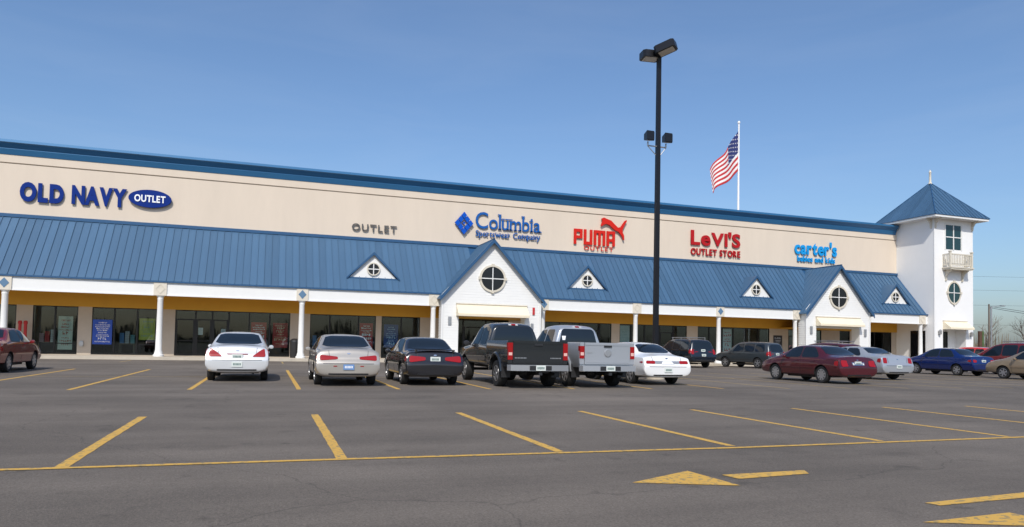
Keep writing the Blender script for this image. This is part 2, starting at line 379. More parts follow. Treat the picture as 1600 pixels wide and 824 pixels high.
def round_window(parent, cx, y, cz, r, glass, sx=1., key=True, trim=.13, name='round_window'):
    n = 32
    wn = MB(); ring(wn, cx, y+.02, cz, r, r+trim, .09, sx=sx); wn = wn.build(name, 'cream', parent)
    MB().prism([(cx+(r+.01)*sx*math.cos(2*math.pi*i/n), y-.02, cz+(r+.01)*math.sin(2*math.pi*i/n)) for i in range(n)], (0, .03, 0)).build('pane', glass, wn)
    MB().box(cx-.03, cx+.03, y-.05, y-.022, cz-r, cz+r).box(cx-r*sx, cx+r*sx, y-.053, y-.025, cz-.03, cz+.03).build('muntin', 'white', wn)
    if key:
        q = r+trim*.75
        for dx, dz in ((0, 1), (0, -1), (1, 0), (-1, 0)):
            MB().box(cx+dx*q*sx-.09, cx+dx*q*sx+.09, y-.12, y+.0, cz+dz*q-.10, cz+dz*q+.10).build('keystone', 'cream', wn)
    return wn
def awning(parent, x0, x1, y, zt, zb, out, flare=.0):
    mb = MB()
    a = [(x0, y, zt), (x1, y, zt), (x1+flare, y-out, zb+.16), (x0+flare*.4, y-out, zb+.16), (x1+flare, y-out, zb), (x0+flare*.4, y-out, zb)]
    t = Vector((0, .012, -.012))
    b = [Vector(p)+t for p in a]
    mb.add(a+b, [(0, 1, 2, 3), (3, 2, 4, 5), (7, 6, 9, 8), (8, 9, 11, 10), (0, 6, 7, 1)[::-1], (5, 4, 10, 11)])
    mb.add([(x0, y, zt), (x0+flare*.4, y-out, zb+.16), (x0+flare*.4, y-out, zb), (x0, y, zb)], [(0, 1, 2, 3)])
    mb.add([(x1, y, zt), (x1+flare, y-out, zb+.16), (x1+flare, y-out, zb), (x1, y, zb)], [(0, 3, 2, 1)])
    o = mb.build('awning', 'awning', parent)
    MB().tube((x0-.03, y-.03, zt+.03), (x1+.03, y-.03, zt+.03), .05, n=8).build('awning_rail', 'cream', o)
    return o
YG = 45.4
def gable(g, ox0, ox1, lab):
    x0, x1, xc, za = g; ze = 4.56; sl_ = (za-ze)/(xc-x0)
    G = MB()
    def segs(z):
        if z < 3.12: return [(x0, ox0), (ox1, x1)]
        if z <= ze: return [(x0, x1)]
        d = (z-ze)/(za-ze); return [(x0+(xc-x0)*d, x1-(x1-xc)*d)]
    siding(G, YG, .15, 3.12, segs); siding(G, YG, 3.121, ze, segs); siding(G, YG, ze+.001, za, segs)
    G = G.build('gable_siding', 'white', B, kind='stuff')
    # pier bodies, head and gable core behind the siding
    MB().box(x0+.0, ox0, YG+.052, YE+.05, .15, 3.12).build('entrance_pier', 'white', B)
    MB().box(ox1, x1, YG+.052, YE+.05, .15, 3.12).build('entrance_pier', 'white', B)
    MB().box(x0, x1, YG+.052, YE+.05, 3.122, ze-.03).build('entrance_head', 'white', B)
    MB().box(ox0-.4, ox1+.4, YE+.06, YW-.07, 3.07, 3.16).build('entrance_ceiling', 'ochre', B)
    for sgn, xe in ((-1, x0), (1, x1)):     # return boards on the side faces
        mb = MB(); z = .15
        while z < 4.5:
            zt = min(z+.18, 4.53); xo = xe+sgn*.025
            mb.add([(xo, YG-.02, z), (xo, YE+.04, z), (xe+sgn*.002, YE+.04, zt), (xe+sgn*.002, YG-.02, zt)], [(0, 1, 2, 3)]); z = zt
        mb.build('return_siding', 'white', B, kind='stuff')
        MB().box(xe-.06 if sgn < 0 else xe-.05, xe+.05 if sgn < 0 else xe+.06, YG-.07, YG-.03, .15, ze-.05).build('corner_board', 'white', B)
    # two roof planes running back to the wall
    rf = MB(); zr = za+.14; ov = .42
    for sgn, xe in ((-1, x0), (1, x1)):
        xo = xe+sgn*ov*.55; zo = zr-(zr-ze+.02)*(abs(xo-xc)/abs(xe-xc))
        q = [(xc, YG-.32, zr), (xo, YG-.32, zo), (xo, YW-.01, zo), (xc, YW-.01, zr)]
        rf.prism(q, (0, 0, -.10))
    rf = rf.build('gable_roof', 'roof', B)
    for sgn, xe in ((-1, x0), (1, x1)):     # rake boards and seams
        xo = xe+sgn*ov*.55; zo = zr-(zr-ze+.02)*(abs(xo-xc)/abs(xe-xc))
        MB().prism([(xc, YG-.36, zr+.02), (xo, YG-.36, zo+.02), (xo, YG-.36, zo-.24), (xc, YG-.36, zr-.26)], (0, .05, 0)).build('rake_board', 'roofdark', rf)
        for k in range(1, 9):
            y = YG-.3+k*.43
            a, b = Vector((xc, y, zr)), Vector((xo, y, zo)); nn = Vector((-(b-a).z, 0, (b-a).x)).normalized()
            if nn.z < 0: nn = -nn
            MB().prism([a, b, b+nn*.04, a+nn*.04], (0, .022, 0)).build('roof_seam', 'roof', rf)
    MB().tube((xc, YG-.36, zr+.01), (xc, YW-.02, zr+.01), .05, n=8).build('ridge_cap', 'roofdark', rf)
    return G
gs1 = gable(G1, 11.93, 16.62, 'a'); gs2 = gable(G2, 41.55, 46.0, 'b')
round_window(B, 14.24, YG-.03, 5.70, .80, 'blackglass'); round_window(B, 43.79, YG-.03, 5.64, .80, 'blackglass')
awning(B, 11.76, 16.75, YG-.03, 3.90, 3.10, .58); awning(B, 41.5, 46.0, YG-.03, 3.98, 3.27, .55)

# small dormers on the porch roof
for x0, x1 in ((4.78, 8.06), (20.38, 23.42), (35.22, 38.24), (49.78, 52.72)):
    xc = (x0+x1)/2; y = 46.72; zb = 5.45; za = 7.02
    D = MB().prism([(x0+.1, y, zb), (x1-.1, y, zb), (xc, y, za)], (0, .12, 0)).build('dormer', 'white', B)
    mb = MB(); zr = za+.13
    yb = PY0+(zr-PZ0)/(PZ1-PZ0)*(PY1-PY0)+.05
    for xo in (x0-.08, x1+.08):
        mb.prism([(xc, y-.16, zr), (xo, y-.16, zb-.02), (xo, y+.1, zb-.02), (xc, yb, zr)], (0, 0, -.09))
    mb.build('dormer_roof', 'roof', D)
    mb = MB()
    for xo in (x0-.1, x1+.1):
        mb.prism([(xc, y-.19, zr+.03), (xo, y-.19, zb+.0), (xo, y-.19, zb-.12), (xc, y-.19, zr-.17)], (0, .05, 0))
    mb.box(x0-.1, x1+.1, y-.10, y+.02, zb-.10, zb+.0); mb.build('dormer_trim', 'roofdark', D)
    round_window(D, xc, y-.03, zb+.60, .36, 'blackglass', key=False, trim=.07, name='dormer_window')

# ------------------------------------------------------------------ corner tower
T = empty('corner_tower', (56.45, 47.65, .15), 'square white stucco tower with blue pyramid roof and small balcony', 'tower')
TX0, TX1, TY0, TY1, TZ = 54.142, 58.74, 45.35, 49.95, 13.1
mb = MB(); ox0, ox1, oz = 55.15, 57.86, 3.42
mb.box(TX0, ox0, TY0, TY1, .15, TZ).box(ox1, TX1, TY0, TY1, .15, TZ).box(ox0, ox1, TY0, TY1, oz, TZ).box(ox0, ox1, TY0+1.0, TY1, .15, oz)
mb.build('tower_wall', 'towerwhite', T)
MB().box(TX0-.02, TX0+.10, TY0-.03, TY0-.002, .15, TZ-.1).build('corner_board', 'white', T)
mb = MB(); k = .07
mb.box(55.3, 55.3+k, TY0+.9, TY0+.98, .2, 3.1).box(56.75, 56.75+k, TY0+.9, TY0+.98, .2, 3.1).box(55.3, 56.82, TY0+.905, TY0+.985, 3.1, 3.17)
wn = mb.build('shop_window', 'darkframe', T); MB().box(55.37, 56.75, TY0+.93, TY0+.95, .2, 3.1).build('pane', 'blackglass', wn)
awning(T, 55.15, 57.95, TY0-.005, 4.06, 3.34, .75)
# eave, brackets, roof panels
o = .86; ex0, ex1, ey0, ey1 = TX0-o, TX1+o, TY0-o, TY1+o
MB().box(ex0, ex1, ey0, ey1, 12.93, 13.10).build('eave_soffit', 'white', T)
ap = Vector(((TX0+TX1)/2, (TY0+TY1)/2, 16.72)); ze = 13.13
cor = [Vector((ex0-.05, ey0-.05, ze)), Vector((ex1+.05, ey0-.05, ze)), Vector((ex1+.05, ey1+.05, ze)), Vector((ex0-.05, ey1+.05, ze))]
mb = MB(); mb.add([c-Vector((0, 0, .025)) for c in cor]+[ap-Vector((0, 0, .07))], [(0, 1, 4), (1, 2, 4), (2, 3, 4), (3, 0, 4), (0, 3, 2, 1)])
TR = mb.build('tower_roof', 'roofdark', T)
for i in range(4):
    a, b = cor[i], cor[(i+1) % 4]; n = 15; ed = (b-a); nn = ed.cross(ap-a).normalized()
    for j in range(n):
        t0, t1 = j/n, (j+1)/n
        def hit(t): return a+ed*t+(ap-(a+b)/2)*(1-abs(2*t-1))
        P = [a+ed*t0, a+ed*t1, hit(t1), hit(t0)]
        if (P[2]-P[1]).length < 1e-4: P = [P[0], P[1], P[3]]
        elif (P[3]-P[0]).length < 1e-4: P = [P[0], P[1], P[2]]
        mb = MB(); mb.prism([p-nn*.012 for p in P], nn*.012)
        if 0 < j:
            q0, q1 = a+ed*t0, hit(t0); e = ed.normalized()*.012
            mb.prism([q0-e, q0+e, q1+e, q1-e], nn*.045)
        mb.build('roof_panel', 'roof', TR)
    MB().tube(a+nn*.02, ap+nn*.01, .045, n=6).build('hip_cap', 'roofdark', TR)
MB().lathe((ap.x, ap.y, 16.62), [(.16, 0), (.13, .12), (.10, .2), (.09, 1.0), (.12, 1.05), (.02, 1.3)], n=12).build('finial', 'cream', T, smooth=True)
def bracket(x, y, z, dx, dy, parent, s=1.):
    p = [(0, 0), (.55*s, 0), (.55*s, -.09*s), (.30*s, -.22*s), (.14*s, -.48*s), (.11*s, -.8*s), (0, -.85*s)]
    tv = Vector((-dy, dx, 0))*.06
    MB().prism([Vector((x+dx*a, y+dy*a, z+b))-tv for a, b in p], tv*2).build('bracket', 'cream', parent)
for x in (TX0+.12, TX1-.12): bracket(x, TY0-.002, 12.93, 0, -1, T)
for y in (TY0+.25, TY1-.2): bracket(TX0-.002, y, 12.93, -1, 0, T)
# upper window, balcony, oval window
mb = MB(); a, b, c, d = 55.46, 57.32, 10.3, 12.5; y = TY0
mb.box(a-.10, a, y-.05, y+.01, c, d).box(b, b+.10, y-.05, y+.01, c, d).box(a-.1, b+.1, y-.052, y+.01, d, d+.1).box((a+b)/2-.05, (a+b)/2+.05, y-.05, y+.01, c, d).box(a, b, y-.047, y+.01, (c+d)/2-.03, (c+d)/2+.05)
wn = mb.build('upper_window', 'white', T)
for q in range(2):
    for r_ in range(2):
        MB().box(a+q*.93+.05, a+q*.93+.88, y-.02, y-.004, c+r_*1.1+.04, c+r_*1.1+1.06).build('pane', 'teal', wn)
bx0, bx1, by0 = 55.16, 57.68, TY0-.76
mb = MB().box(bx0-.12, bx1+.12, by0-.1, TY0-.002, 8.62, 8.72); mb.box(bx0-.06, bx1+.06, by0-.05, TY0-.002, 8.5, 8.618)
BL = mb.build('balcony', 'cream', T)
for x in (bx0, bx1): MB().box(x-.08, x+.08, by0-.02, by0+.14, 8.72, 10.02).box(x-.11, x+.11, by0-.05, by0+.17, 10.02, 10.1).build('newel_post', 'cream', BL)
MB().box(bx0+.08, bx1-.08, by0+.02, by0+.11, 9.78, 9.88).box(bx0+.08, bx1-.08, by0+.03, by0+.10, 8.86, 8.94).build('rail', 'cream', BL)
for x in (bx0, bx1): MB().box(x-.045, x+.045, by0+.14, TY0-.002, 9.78, 9.88).box(x-.04, x+.04, by0+.14, TY0-.002, 8.86, 8.94).build('rail', 'cream', BL)
n = 13
for i in range(n):
    x = bx0+.15+(bx1-bx0-.3)*i/(n-1); MB().box(x-.025, x+.025, by0+.04, by0+.09, 8.94, 9.78).build('baluster', 'cream', BL)
for x in (bx0, bx1):
    for i in range(4): MB().box(x-.025, x+.025, by0+.26+i*.15, by0+.31+i*.15, 8.94, 9.78).build('baluster', 'cream', BL)
for x in (bx0+.3, bx1-.3): bracket(x, TY0-.002, 8.5, 0, -1, BL, 1.15)
round_window(T, 56.43, TY0-.01, 6.55, .88, 'teal', sx=.80, trim=.12, name='oval_window')
# dark door in the tower side
fr = MB().box(TX0-.05, TX0-.002, 46.2, 46.28, .15, 3.2).box(TX0-.05, TX0-.002, 47.6, 47.68, .15, 3.2).box(TX0-.05, TX0-.002, 46.28, 47.6, 3.12, 3.2).box(TX0-.045, TX0-.004, 46.9, 46.98, .15, 3.12)
dr = fr.build('side_door', 'darkframe', T); MB().box(TX0-.03, TX0-.004, 46.28, 46.9, .15, 3.12).box(TX0-.03, TX0-.004, 46.98, 47.6, .15, 3.12).build('pane', 'blackglass', dr)

# ------------------------------------------------------------------ signs on the wall
SY = YW-.03
def glyph(ch, bold):
    cu = bpy.data.curves.new('glyph', 'FONT'); cu.body = ch; cu.extrude = .5; cu.offset = bold; cu.resolution_u = 4
    ob = bpy.data.objects.new('glyph', cu); C.objects.link(ob)
    bpy.context.view_layer.update()
    me = bpy.data.meshes.new_from_object(ob.evaluated_get(bpy.context.evaluated_depsgraph_get()))
    bpy.data.objects.remove(ob); bpy.data.curves.remove(cu)
    return me
SER = {'l': [(.5, 0), (.3, 2)], 'u': [(.15, 1), (.75, 1), (.9, 0)], 'm': [(.12, 0), (.5, 0), (.88, 0), (.08, 1)], 'b': [(.1, 2)], 'i': [(.5, 0), (.3, 1)], 'a': [(.95, 0)],
       'S': [], 'p': [(.12, -1), (.08, 1)], 'r': [(.25, 0), (.15, 1)], 't': [], 'n': [(.15, 0), (.85, 0), (.08, 1)], 'C': [], 'w': [(.12, 1), (.88, 1)], 'y': [(.12, 1), (.88, 1)]}
def word(parent, text, x0, x1, zb, cap, m, bold=0., th=.10, y=SY, gap=.10, stand=.035, serif=False, scales=None, space=.35):
    gl = []; X = 0
    ref = glyph('H', bold); caph = max(v.co.y for v in ref.vertices)
    for k, ch in enumerate(text):
        if ch == ' ': X += space; continue
        me = glyph(ch, bold); sc = scales[k] if scales else 1.
        xs_ = [v.co.x for v in me.vertices]; a, b = min(xs_), max(xs_)
        for v in me.vertices: v.co.x -= a; v.co.x *= sc; v.co.y *= sc
        gl.append((ch, me, X, (b-a)*sc)); X += (b-a)*sc+gap
    tot = X-gap; sx = (x1-x0)/tot; sz = cap/caph
    for ch, me, gx, gw in gl:
        xw = x0+gx*sx
        if serif and ch in SER:
            bm = bmesh.new(); bm.from_mesh(me)
            for fx, lev in SER[ch]:
                zz = {0: .02, 1: .515, 2: .71, -1: -.17}[lev]; wd = .10
                r = bmesh.ops.create_cube(bm, size=1)
                for v in r['verts']: v.co = Vector((fx*gw+v.co.x*wd*2, zz+v.co.y*.045, v.co.z))
            bm.to_mesh(me); bm.free()
        for v in me.vertices: v.co = Vector((v.co.x*sx, -v.co.z*th, v.co.y*sz))
        bm = bmesh.new(); bm.from_mesh(me); bmesh.ops.recalc_face_normals(bm, faces=bm.faces); bm.to_mesh(me); bm.free()
        me.materials.clear(); me.materials.append(M[m])
        me.name = 'letter'
        o = link('letter', me, parent); o.location = Vector((xw, y-stand-th/2, zb))-world(parent)
sg = 'store name signs on the beige wall'
s1 = empty('store_sign', (-10.4, SY, 9.3), 'navy blue capital letter sign with white on blue OUTLET oval, leftmost on wall', 'sign', sg)
word(s1, 'OLD', -14.28, -12.0, 9.33, 1.08, 'navy', .055, .075, gap=.08); word(s1, 'NAVY', -11.58, -8.6, 9.38, 1.08, 'navy', .055, .075, gap=-.01)
n = 40; cx, cz = -7.28, 9.97
ov = MB().prism([(cx+1.22*math.cos(2*math.pi*i/n), SY-.18, cz+.56*math.sin(2*math.pi*i/n)) for i in range(n)], (0, .14, 0)).build('oval_panel', 'navy', s1)
word(s1, 'OUTLET', cx-.88, cx+.88, cz-.21, .42, 'signwhite', .03, .04, y=SY-.17, gap=.07, stand=.005)
s2 = empty('store_sign', (6.7, SY, 8.9), 'small charcoal word OUTLET alone above the first dormer', 'sign', sg)
word(s2, 'OUTLET', 5.2, 8.28, 8.93, .46, 'signgrey', .01, .08, gap=.16)
s3 = empty('store_sign', (16, SY, 9.0), 'blue serif letter sign with a diamond emblem of small blocks over the larger gable', 'sign', sg)
cx, cz, hw, hh = 13.13, 9.98, .72, .86
for i in range(3):
    for j in range(3):
        if i == 1 and j == 1: continue
        u, v = (i-1)/3*1., (j-1)/3*1.
        def pt(a, b): return (cx+(a+b)*hw, SY-.2, cz+(b-a)*hh)
        e = .145
        MB().prism([pt(u-e, v-e), pt(u+e, v-e), pt(u+e, v+e), pt(u-e, v+e)], (0, .12, 0)).build('emblem_block', 'diablue', s3)
MB().prism([(cx-.10, SY-.18, cz), (cx, SY-.18, cz-.12), (cx+.10, SY-.18, cz), (cx, SY-.18, cz+.12)], (0, .1, 0)).build('emblem_block', 'diablue', s3)
word(s3, 'Columbia', 14.02, 19.08, 9.72, 1.05, 'colblue', .006, .07, gap=.07, serif=True, scales=[1.12]+[1.]*7)
word(s3, 'Sportswear Company', 14.04, 19.06, 9.13, .42, 'colblue', .004, .07, gap=.06, serif=True)
s4 = empty('store_sign', (24, SY, 8.7), 'red block letter sign with a leaping cat silhouette', 'sign', sg)
BL = {'P': [(0, .3, 0, 1), (.3, 1, .8, 1), (.7, 1, .38, .8), (.3, .7, .38, .56)], 'U': [(0, .3, 0, 1), (.7, 1, 0, 1), (.3, .7, 0, .2)],
      'M': [(0, .22, 0, 1), (.39, .61, 0, .8), (.78, 1, 0, 1), (.22, .78, .8, 1)], 'A': [(0, .3, 0, 1), (.7, 1, 0, 1), (.3, .7, .8, 1), (.3, .7, .3, .48)]}
for ch, xa, xb in (('P', 21.84, 22.56), ('U', 22.68, 23.40), ('M', 23.52, 24.50), ('A', 24.62, 25.34)):
    mb = MB()
    for a, b, c, d in BL[ch]: mb.box(xa+(xb-xa)*a, xa+(xb-xa)*b, SY-.11, SY-.035, 9.07+1.17*c, 9.07+1.17*d)
    mb.build('letter', 'signred', s4)
catp = [(0, .62), (.06, .80), (.02, .92), (.12, .98), (.22, .93), (.40, .86), (.52, .72), (.66, .57), (.76, .60), (.84, .75), (.92, .90), (.99, .95), (1.0, .88), (.95, .80), (.90, .66), (.84, .50), (.84, .38), (.90, .22), (.91, .02), (.86, .03), (.83, .16), (.76, .28), (.66, .40), (.56, .43), (.44, .54), (.33, .66), (.20, .70), (.10, .64), (.04, .57)]
MB().prism([(24.06+a*2.25, SY-.19, 9.58+b*1.72) for a, b in catp], (0, .10, 0)).build('cat_emblem', 'signred', s4)
word(s4, 'OUTLET', 22.72, 25.2, 8.66, .33, 'signred', .006, .05, gap=.22)
s5 = empty('store_sign', (34.6, SY, 8.9), 'dark red two line sign reading OUTLET STORE below the name', 'sign', sg)
word(s5, "LeVI'S", 32.22, 37.0, 9.74, 1.15, 'levired', .030, .08, gap=.05, scales=[1, 1.02, .92, .92, 1, .95])
word(s5, 'OUTLET STORE', 32.23, 37.0, 8.90, .52, 'levired', .025, .08, gap=.12)
s6 = empty('store_sign', (44.9, SY, 8.9), 'sky blue lower case sign with babies and kids beneath, nearest the tower', 'sign', sg)
word(s6, "carter's", 42.6, 47.15, 9.62, 1.12, 'sky', .032, .08, gap=.06)
word(s6, 'babies and kids', 42.88, 46.95, 8.96, .50, 'sky', .02, .08, gap=.08)

# ------------------------------------------------------------------ posters and small fixtures at the shop fronts
def poster(x0, x1, z0, z1, base, ink, label, y=YW+.16, scale=7, thr=.55, st=(1.5, 1, 3.6)):
    m = mat('poster_paper', base, .5, var=.12, scale=3); W, H = x1-x0, z1-z0; pr = MB(); z = z1-H*.10
    while z > z0+H*.12:            # rows of lettering of changing size, centred on the sheet
        h = H*rnd.choice((.035, .05, .09)); hw = W*rnd.uniform(.18, .40); x = (x0+x1)/2-hw
        while x < (x0+x1)/2+hw:
            c = h*rnd.uniform(.45, .8); k = h*.22
            pr.box(x, x+k, y-.004, y-.001, z-h, z).box(x+k, x+c, y-.004, y-.001, z-k if rnd.random() < .5 else z-h, z if rnd.random() < .5 else z-h*.6); x += c+h*.28
        z -= h*rnd.uniform(1.5, 2.3)
    o = MB().box(x0, x1, y, y+.012, z0, z1).build('poster', m, at=((x0+x1)/2, y, z0)); tag(o, label, 'poster', 'posters in the shop windows')
    pr.build('print', mat('poster_ink', ink, .5), o, kind='stuff')
W_ = (.75, .75, .72)
poster(-12.05, -11.28, .42, 2.45, (.62, .62, .50), (.50, .10, .06), 'tall pale poster with red print in second window from the left', scale=5, thr=.58)
poster(-10.18, -9.12, .78, 2.30, (.015, .07, .42), W_, 'large royal blue poster with white lettering in shop window', y=YW-.03, scale=5, thr=.57, st=(1.5, 1, 3.2))
poster(-7.66, -6.76, 1.1, 2.45, (.48, .46, .06), (.30, .35, .22), 'yellow green poster beside the second white column', scale=6)
poster(-1.08, -.12, .75, 2.4, (.50, .035, .02), W_, 'left one of two red sale posters behind the white sedan', scale=6, thr=.62)
poster(.28, 1.22, .75, 2.4, (.45, .03, .02), (.60, .45, .25), 'right one of two red sale posters, next to the third column', scale=6, thr=.58)
poster(5.95, 6.85, .8, 2.55, (.50, .035, .025), W_, 'red poster in the window above the gold sedan', scale=6, thr=.62)
poster(7.62, 8.62, .9, 2.5, (.01, .05, .22), (.35, .5, .65), 'dark blue poster in window behind the black sedan', scale=6, thr=.62)
poster(25.99, 26.88, .3, 2.95, (.55, .60, .58), (.42, .48, .46), 'plain pale grey panel poster next to a white column', scale=3)
poster(35.52, 36.42, .5, 2.9, (.62, .62, .60), (.50, .03, .05), 'white poster with red snowflake figure above the grey SUV', scale=3, thr=.56)
poster(-4.25, -3.98, 1.5, 1.95, (.70, .70, .68), (.5, .4, .4), 'small white notice on the glass door, left one', scale=20)
poster(-2.9, -2.63, 1.45, 1.9, (.62, .62, .66), (.4, .4, .45), 'small white notice on the glass door, right one', scale=20)
poster(46.2, 46.8, 1.1, 2.2, (.30, .24, .28), (.6, .5, .45), 'small framed poster under the smaller gable', y=YW-.03, scale=12)
poster(40.5, 41.4, .9, 2.5, (.015, .015, .02), (.35, .38, .42), 'black framed poster on the pier beside the smaller gable', y=YW-.03, scale=7, thr=.57)
COLS = {'pink': (.5, .3, .3), 'red': (.45, .04, .04), 'cream': (.6, .55, .5), 'blue': (.1, .22, .42), 'grey': (.4, .4, .4), 'teal': (.15, .3, .32), 'orange': (.6, .22, .04), 'white': (.65, .65, .65), 'brown': (.3, .14, .06)}
for k, (x, cols, lb) in enumerate(((-12.75, ('pink', 'red', 'cream'), 'in the second window from the left'), (-8.4, ('blue', 'grey', 'teal'), 'right of the royal blue poster'), (3.3, ('blue', 'orange', 'grey'), 'in the window just right of the third column'),
        (4.9, ('red', 'white', 'brown'), 'left of the poster above the gold sedan'), (28.9, ('orange', 'brown', 'cream'), 'in the window left of the light pole'), (30.2, ('red', 'pink', 'white'), 'in the window right of the light pole'))):
    e = empty('display_table', (x, 50.1, .16), 'display table of folded clothes '+lb, 'table', 'display tables inside the shops')
    MB().box(x-.45, x+.45, 49.8, 50.4, .80, .86).build('table_top', 'wood', e)
    for dx in (-.4, .4):
        for dy in (-.25, .25): MB().box(x+dx-.03, x+dx+.03, 50.1+dy-.03, 50.1+dy+.03, .16, .80).build('leg', 'wood', e)
    for j, c in enumerate(cols):
        t = empty('folded_clothes', (x-.3+.3*j, 50.05, .86), c+' clothes stack '+lb, 'clothes', 'folded clothes on display tables')
        for q_ in range(5+(j+k) % 3):
            MB().box(x-.3+.3*j-.12, x-.3+.3*j+.12, 49.9, 50.2, .861+q_*.11, .861+q_*.11+.10).build('garment', mat('cloth', COLS[c], .9), t)
def plaque(x, z, w_, h_, m, label, y=YG-.075):
    o = MB().box(x-w_/2, x+w_/2, y, y+.04, z, z+h_).box(x-w_/2+.04, x+w_/2-.04, y-.012, y, z+.05, z+h_*.45).box(x-w_/2+.04, x+w_/2-.04, y-.012, y, z+h_*.55, z+h_-.05).build('wall_plaque', m, at=(x, y, z), )
    tag(o, label, 'plaque')
plaque(11.32, 2.5, .22, .55, 'metal', 'small grey plaque left of the larger gabled doorway')
plaque(17.25, 3.35, .16, .50, 'flagred', 'small red plaque right of the larger gabled doorway')
plaque(17.15, 2.35, .20, .40, 'metal', 'small grey plaque right of the larger gabled doorway, below the red one')
plaque(41.02, 2.6, .24, .62, 'metal', 'small grey plaque left of the smaller gabled doorway')
plaque(46.55, 2.5, .24, .60, 'metal', 'small grey plaque right of the smaller gabled doorway')
def sconce(x, z, label, y):
    e = empty('wall_lantern', (x, y, z), label, 'lantern')
    MB().box(x-.07, x+.07, y-.04, y, z, z+.34).build('back_plate', 'metal', e); MB().lathe((x, y-.17, z+.02), [(.06, 0), (.11, .05), (.13, .34), (.05, .44)], n=8).build('lamp_housing', 'metal', e)
sconce(54.65, 2.85, 'grey wall lantern left of the tower awning', TY0-.002); sconce(58.35, 2.75, 'grey wall lantern right of the tower awning', TY0-.002)
e = empty('standpipe', (-13.72, 48.75, .15), 'red fire standpipe with two uprights against the pier', 'standpipe')
for dx in (-.14, .14): MB().lathe((-13.72+dx, 48.75, .15), [(.085, 0), (.085, 1.75), (.11, 1.78), (.11, 1.9), (.06, 1.96)], n=12).build('pipe', 'red', e, smooth=True)
MB().tube((-13.86, 48.75, 1.3), (-13.58, 48.75, 1.3), .05).build('cross_pipe', 'red', e)
e = empty('utility_meter', (-10.74, YW-.02, .68), 'round grey meter on the pier near the blue poster', 'meter')
MB().lathe((-10.74, YW-.16, .80), [(.13, 0), (.13, .10), (.10, .14)], 'y', n=16).build('dial', 'metal', e); MB().box(-10.83, -10.65, YW-.06, YW-.002, .62, .98).build('meter_box', 'metal', e)
e = empty('litter_bin', (1.62, 46.9, .15), 'dark litter bin standing behind the third column', 'bin')
MB().lathe((1.62, 46.9, .15), [(.26, 0), (.29, .05), (.30, .95), (.31, 1.0)], n=18).build('bin_body', 'trimblack', e, smooth=True); MB().lathe((1.62, 46.9, 1.151), [(.32, 0), (.30, .12), (.16, .22)], n=18).build('bin_lid', 'trimblack', e, smooth=True)

# ------------------------------------------------------------------ light pole
px, py = 14.80, 25.0
LP = empty('light_pole', (px, py, 0), 'tall black square parking lot light pole with two lamp heads and floodlights', 'light pole')
MB().lathe((px, py, 0), [(.36, 0), (.36, .72), (.33, .78)], n=24).build('concrete_base', 'concrete', LP, smooth=True)
def sq(mb, x, y, z0, z1, a, b):
    mb.add([(x+i*a, y+j*a, z0) for i, j in ((-1, -1), (1, -1), (1, 1), (-1, 1))]+[(x+i*b, y+j*b, z1) for i, j in ((-1, -1), (1, -1), (1, 1), (-1, 1))], [(3, 2, 1, 0), (4, 5, 6, 7), (0, 1, 5, 4), (1, 2, 6, 5), (2, 3, 7, 6), (3, 0, 4, 7)])
mb = MB(); mb.box(px-.2, px+.2, py-.2, py+.2, .78, .82); sq(mb, px, py, .82, 13.2, .092, .074); mb.build('pole_shaft', 'black', LP)
def head(c, ang, tilt, L=.95, W=.62, H=.36):
    rot = Matrix.Rotation(ang, 4, 'Z') @ Matrix.Rotation(tilt, 4, 'Y'); c = Vector(c)
    def tf(p): return c+rot @ Vector(p)
    mb = MB(); b = .09
    lo = [(0, -W/2+b, 0), (b, -W/2, 0), (L-b, -W/2, 0), (L, -W/2+b, 0), (L, W/2-b, 0), (L-b, W/2, 0), (b, W/2, 0), (0, W/2-b, 0)]
    mb.prism([tf(p) for p in lo], rot @ Vector((0, 0, H)))
    h = mb.build('lamp_head', 'black', LP)
    mb = MB(); mb.prism([tf((.12, -W/2+.08, -.015)), tf((L-.1, -W/2+.08, -.015)), tf((L-.1, W/2-.08, -.015)), tf((.12, W/2-.08, -.015))], rot @ Vector((0, 0, .012))); mb.build('lamp_lens', 'lens', h)
    MB().tube(c+rot @ Vector((0, 0, H*.5)), Vector((px, py, c.z+H*.35)), .07, n=8).build('lamp_arm', 'black', h)
head((px+.12, py+.16, 13.14), R(172), 0, L=.80, H=.27); head((px-.20, py-.16, 13.14), R(-48), R(-15), L=.84, W=.60, H=.30)
for s in (-1, 1):
    cx = px-.05+s*.42
    mb = MB(); a = .165
    mb.add([(cx-a, py-.22, 9.62), (cx+a, py-.22, 9.62), (cx+a, py-.22, 10.02), (cx-a, py-.22, 10.02), (cx-a*.7, py+.12, 9.70), (cx+a*.7, py+.12, 9.70), (cx+a*.7, py+.12, 9.95), (cx-a*.7, py+.12, 9.95)],
           [(0, 1, 2, 3), (7, 6, 5, 4), (0, 4, 5, 1), (1, 5, 6, 2), (2, 6, 7, 3), (3, 7, 4, 0)])
    fl = mb.build('floodlight', 'black', LP)
    MB().box(cx-.17, cx+.17, py-.235, py-.222, 9.66, 9.98).build('flood_lens', 'blackglass', fl)
    MB().tube((cx, py, 9.63), (cx, py, 9.45), .03, n=8).tube((cx, py, 9.47), (px, py, 9.47), .028, n=8).tube((cx, py, 9.45), (px+s*.1, py, 9.12), .018, n=6).build('flood_bracket', 'metal', fl)

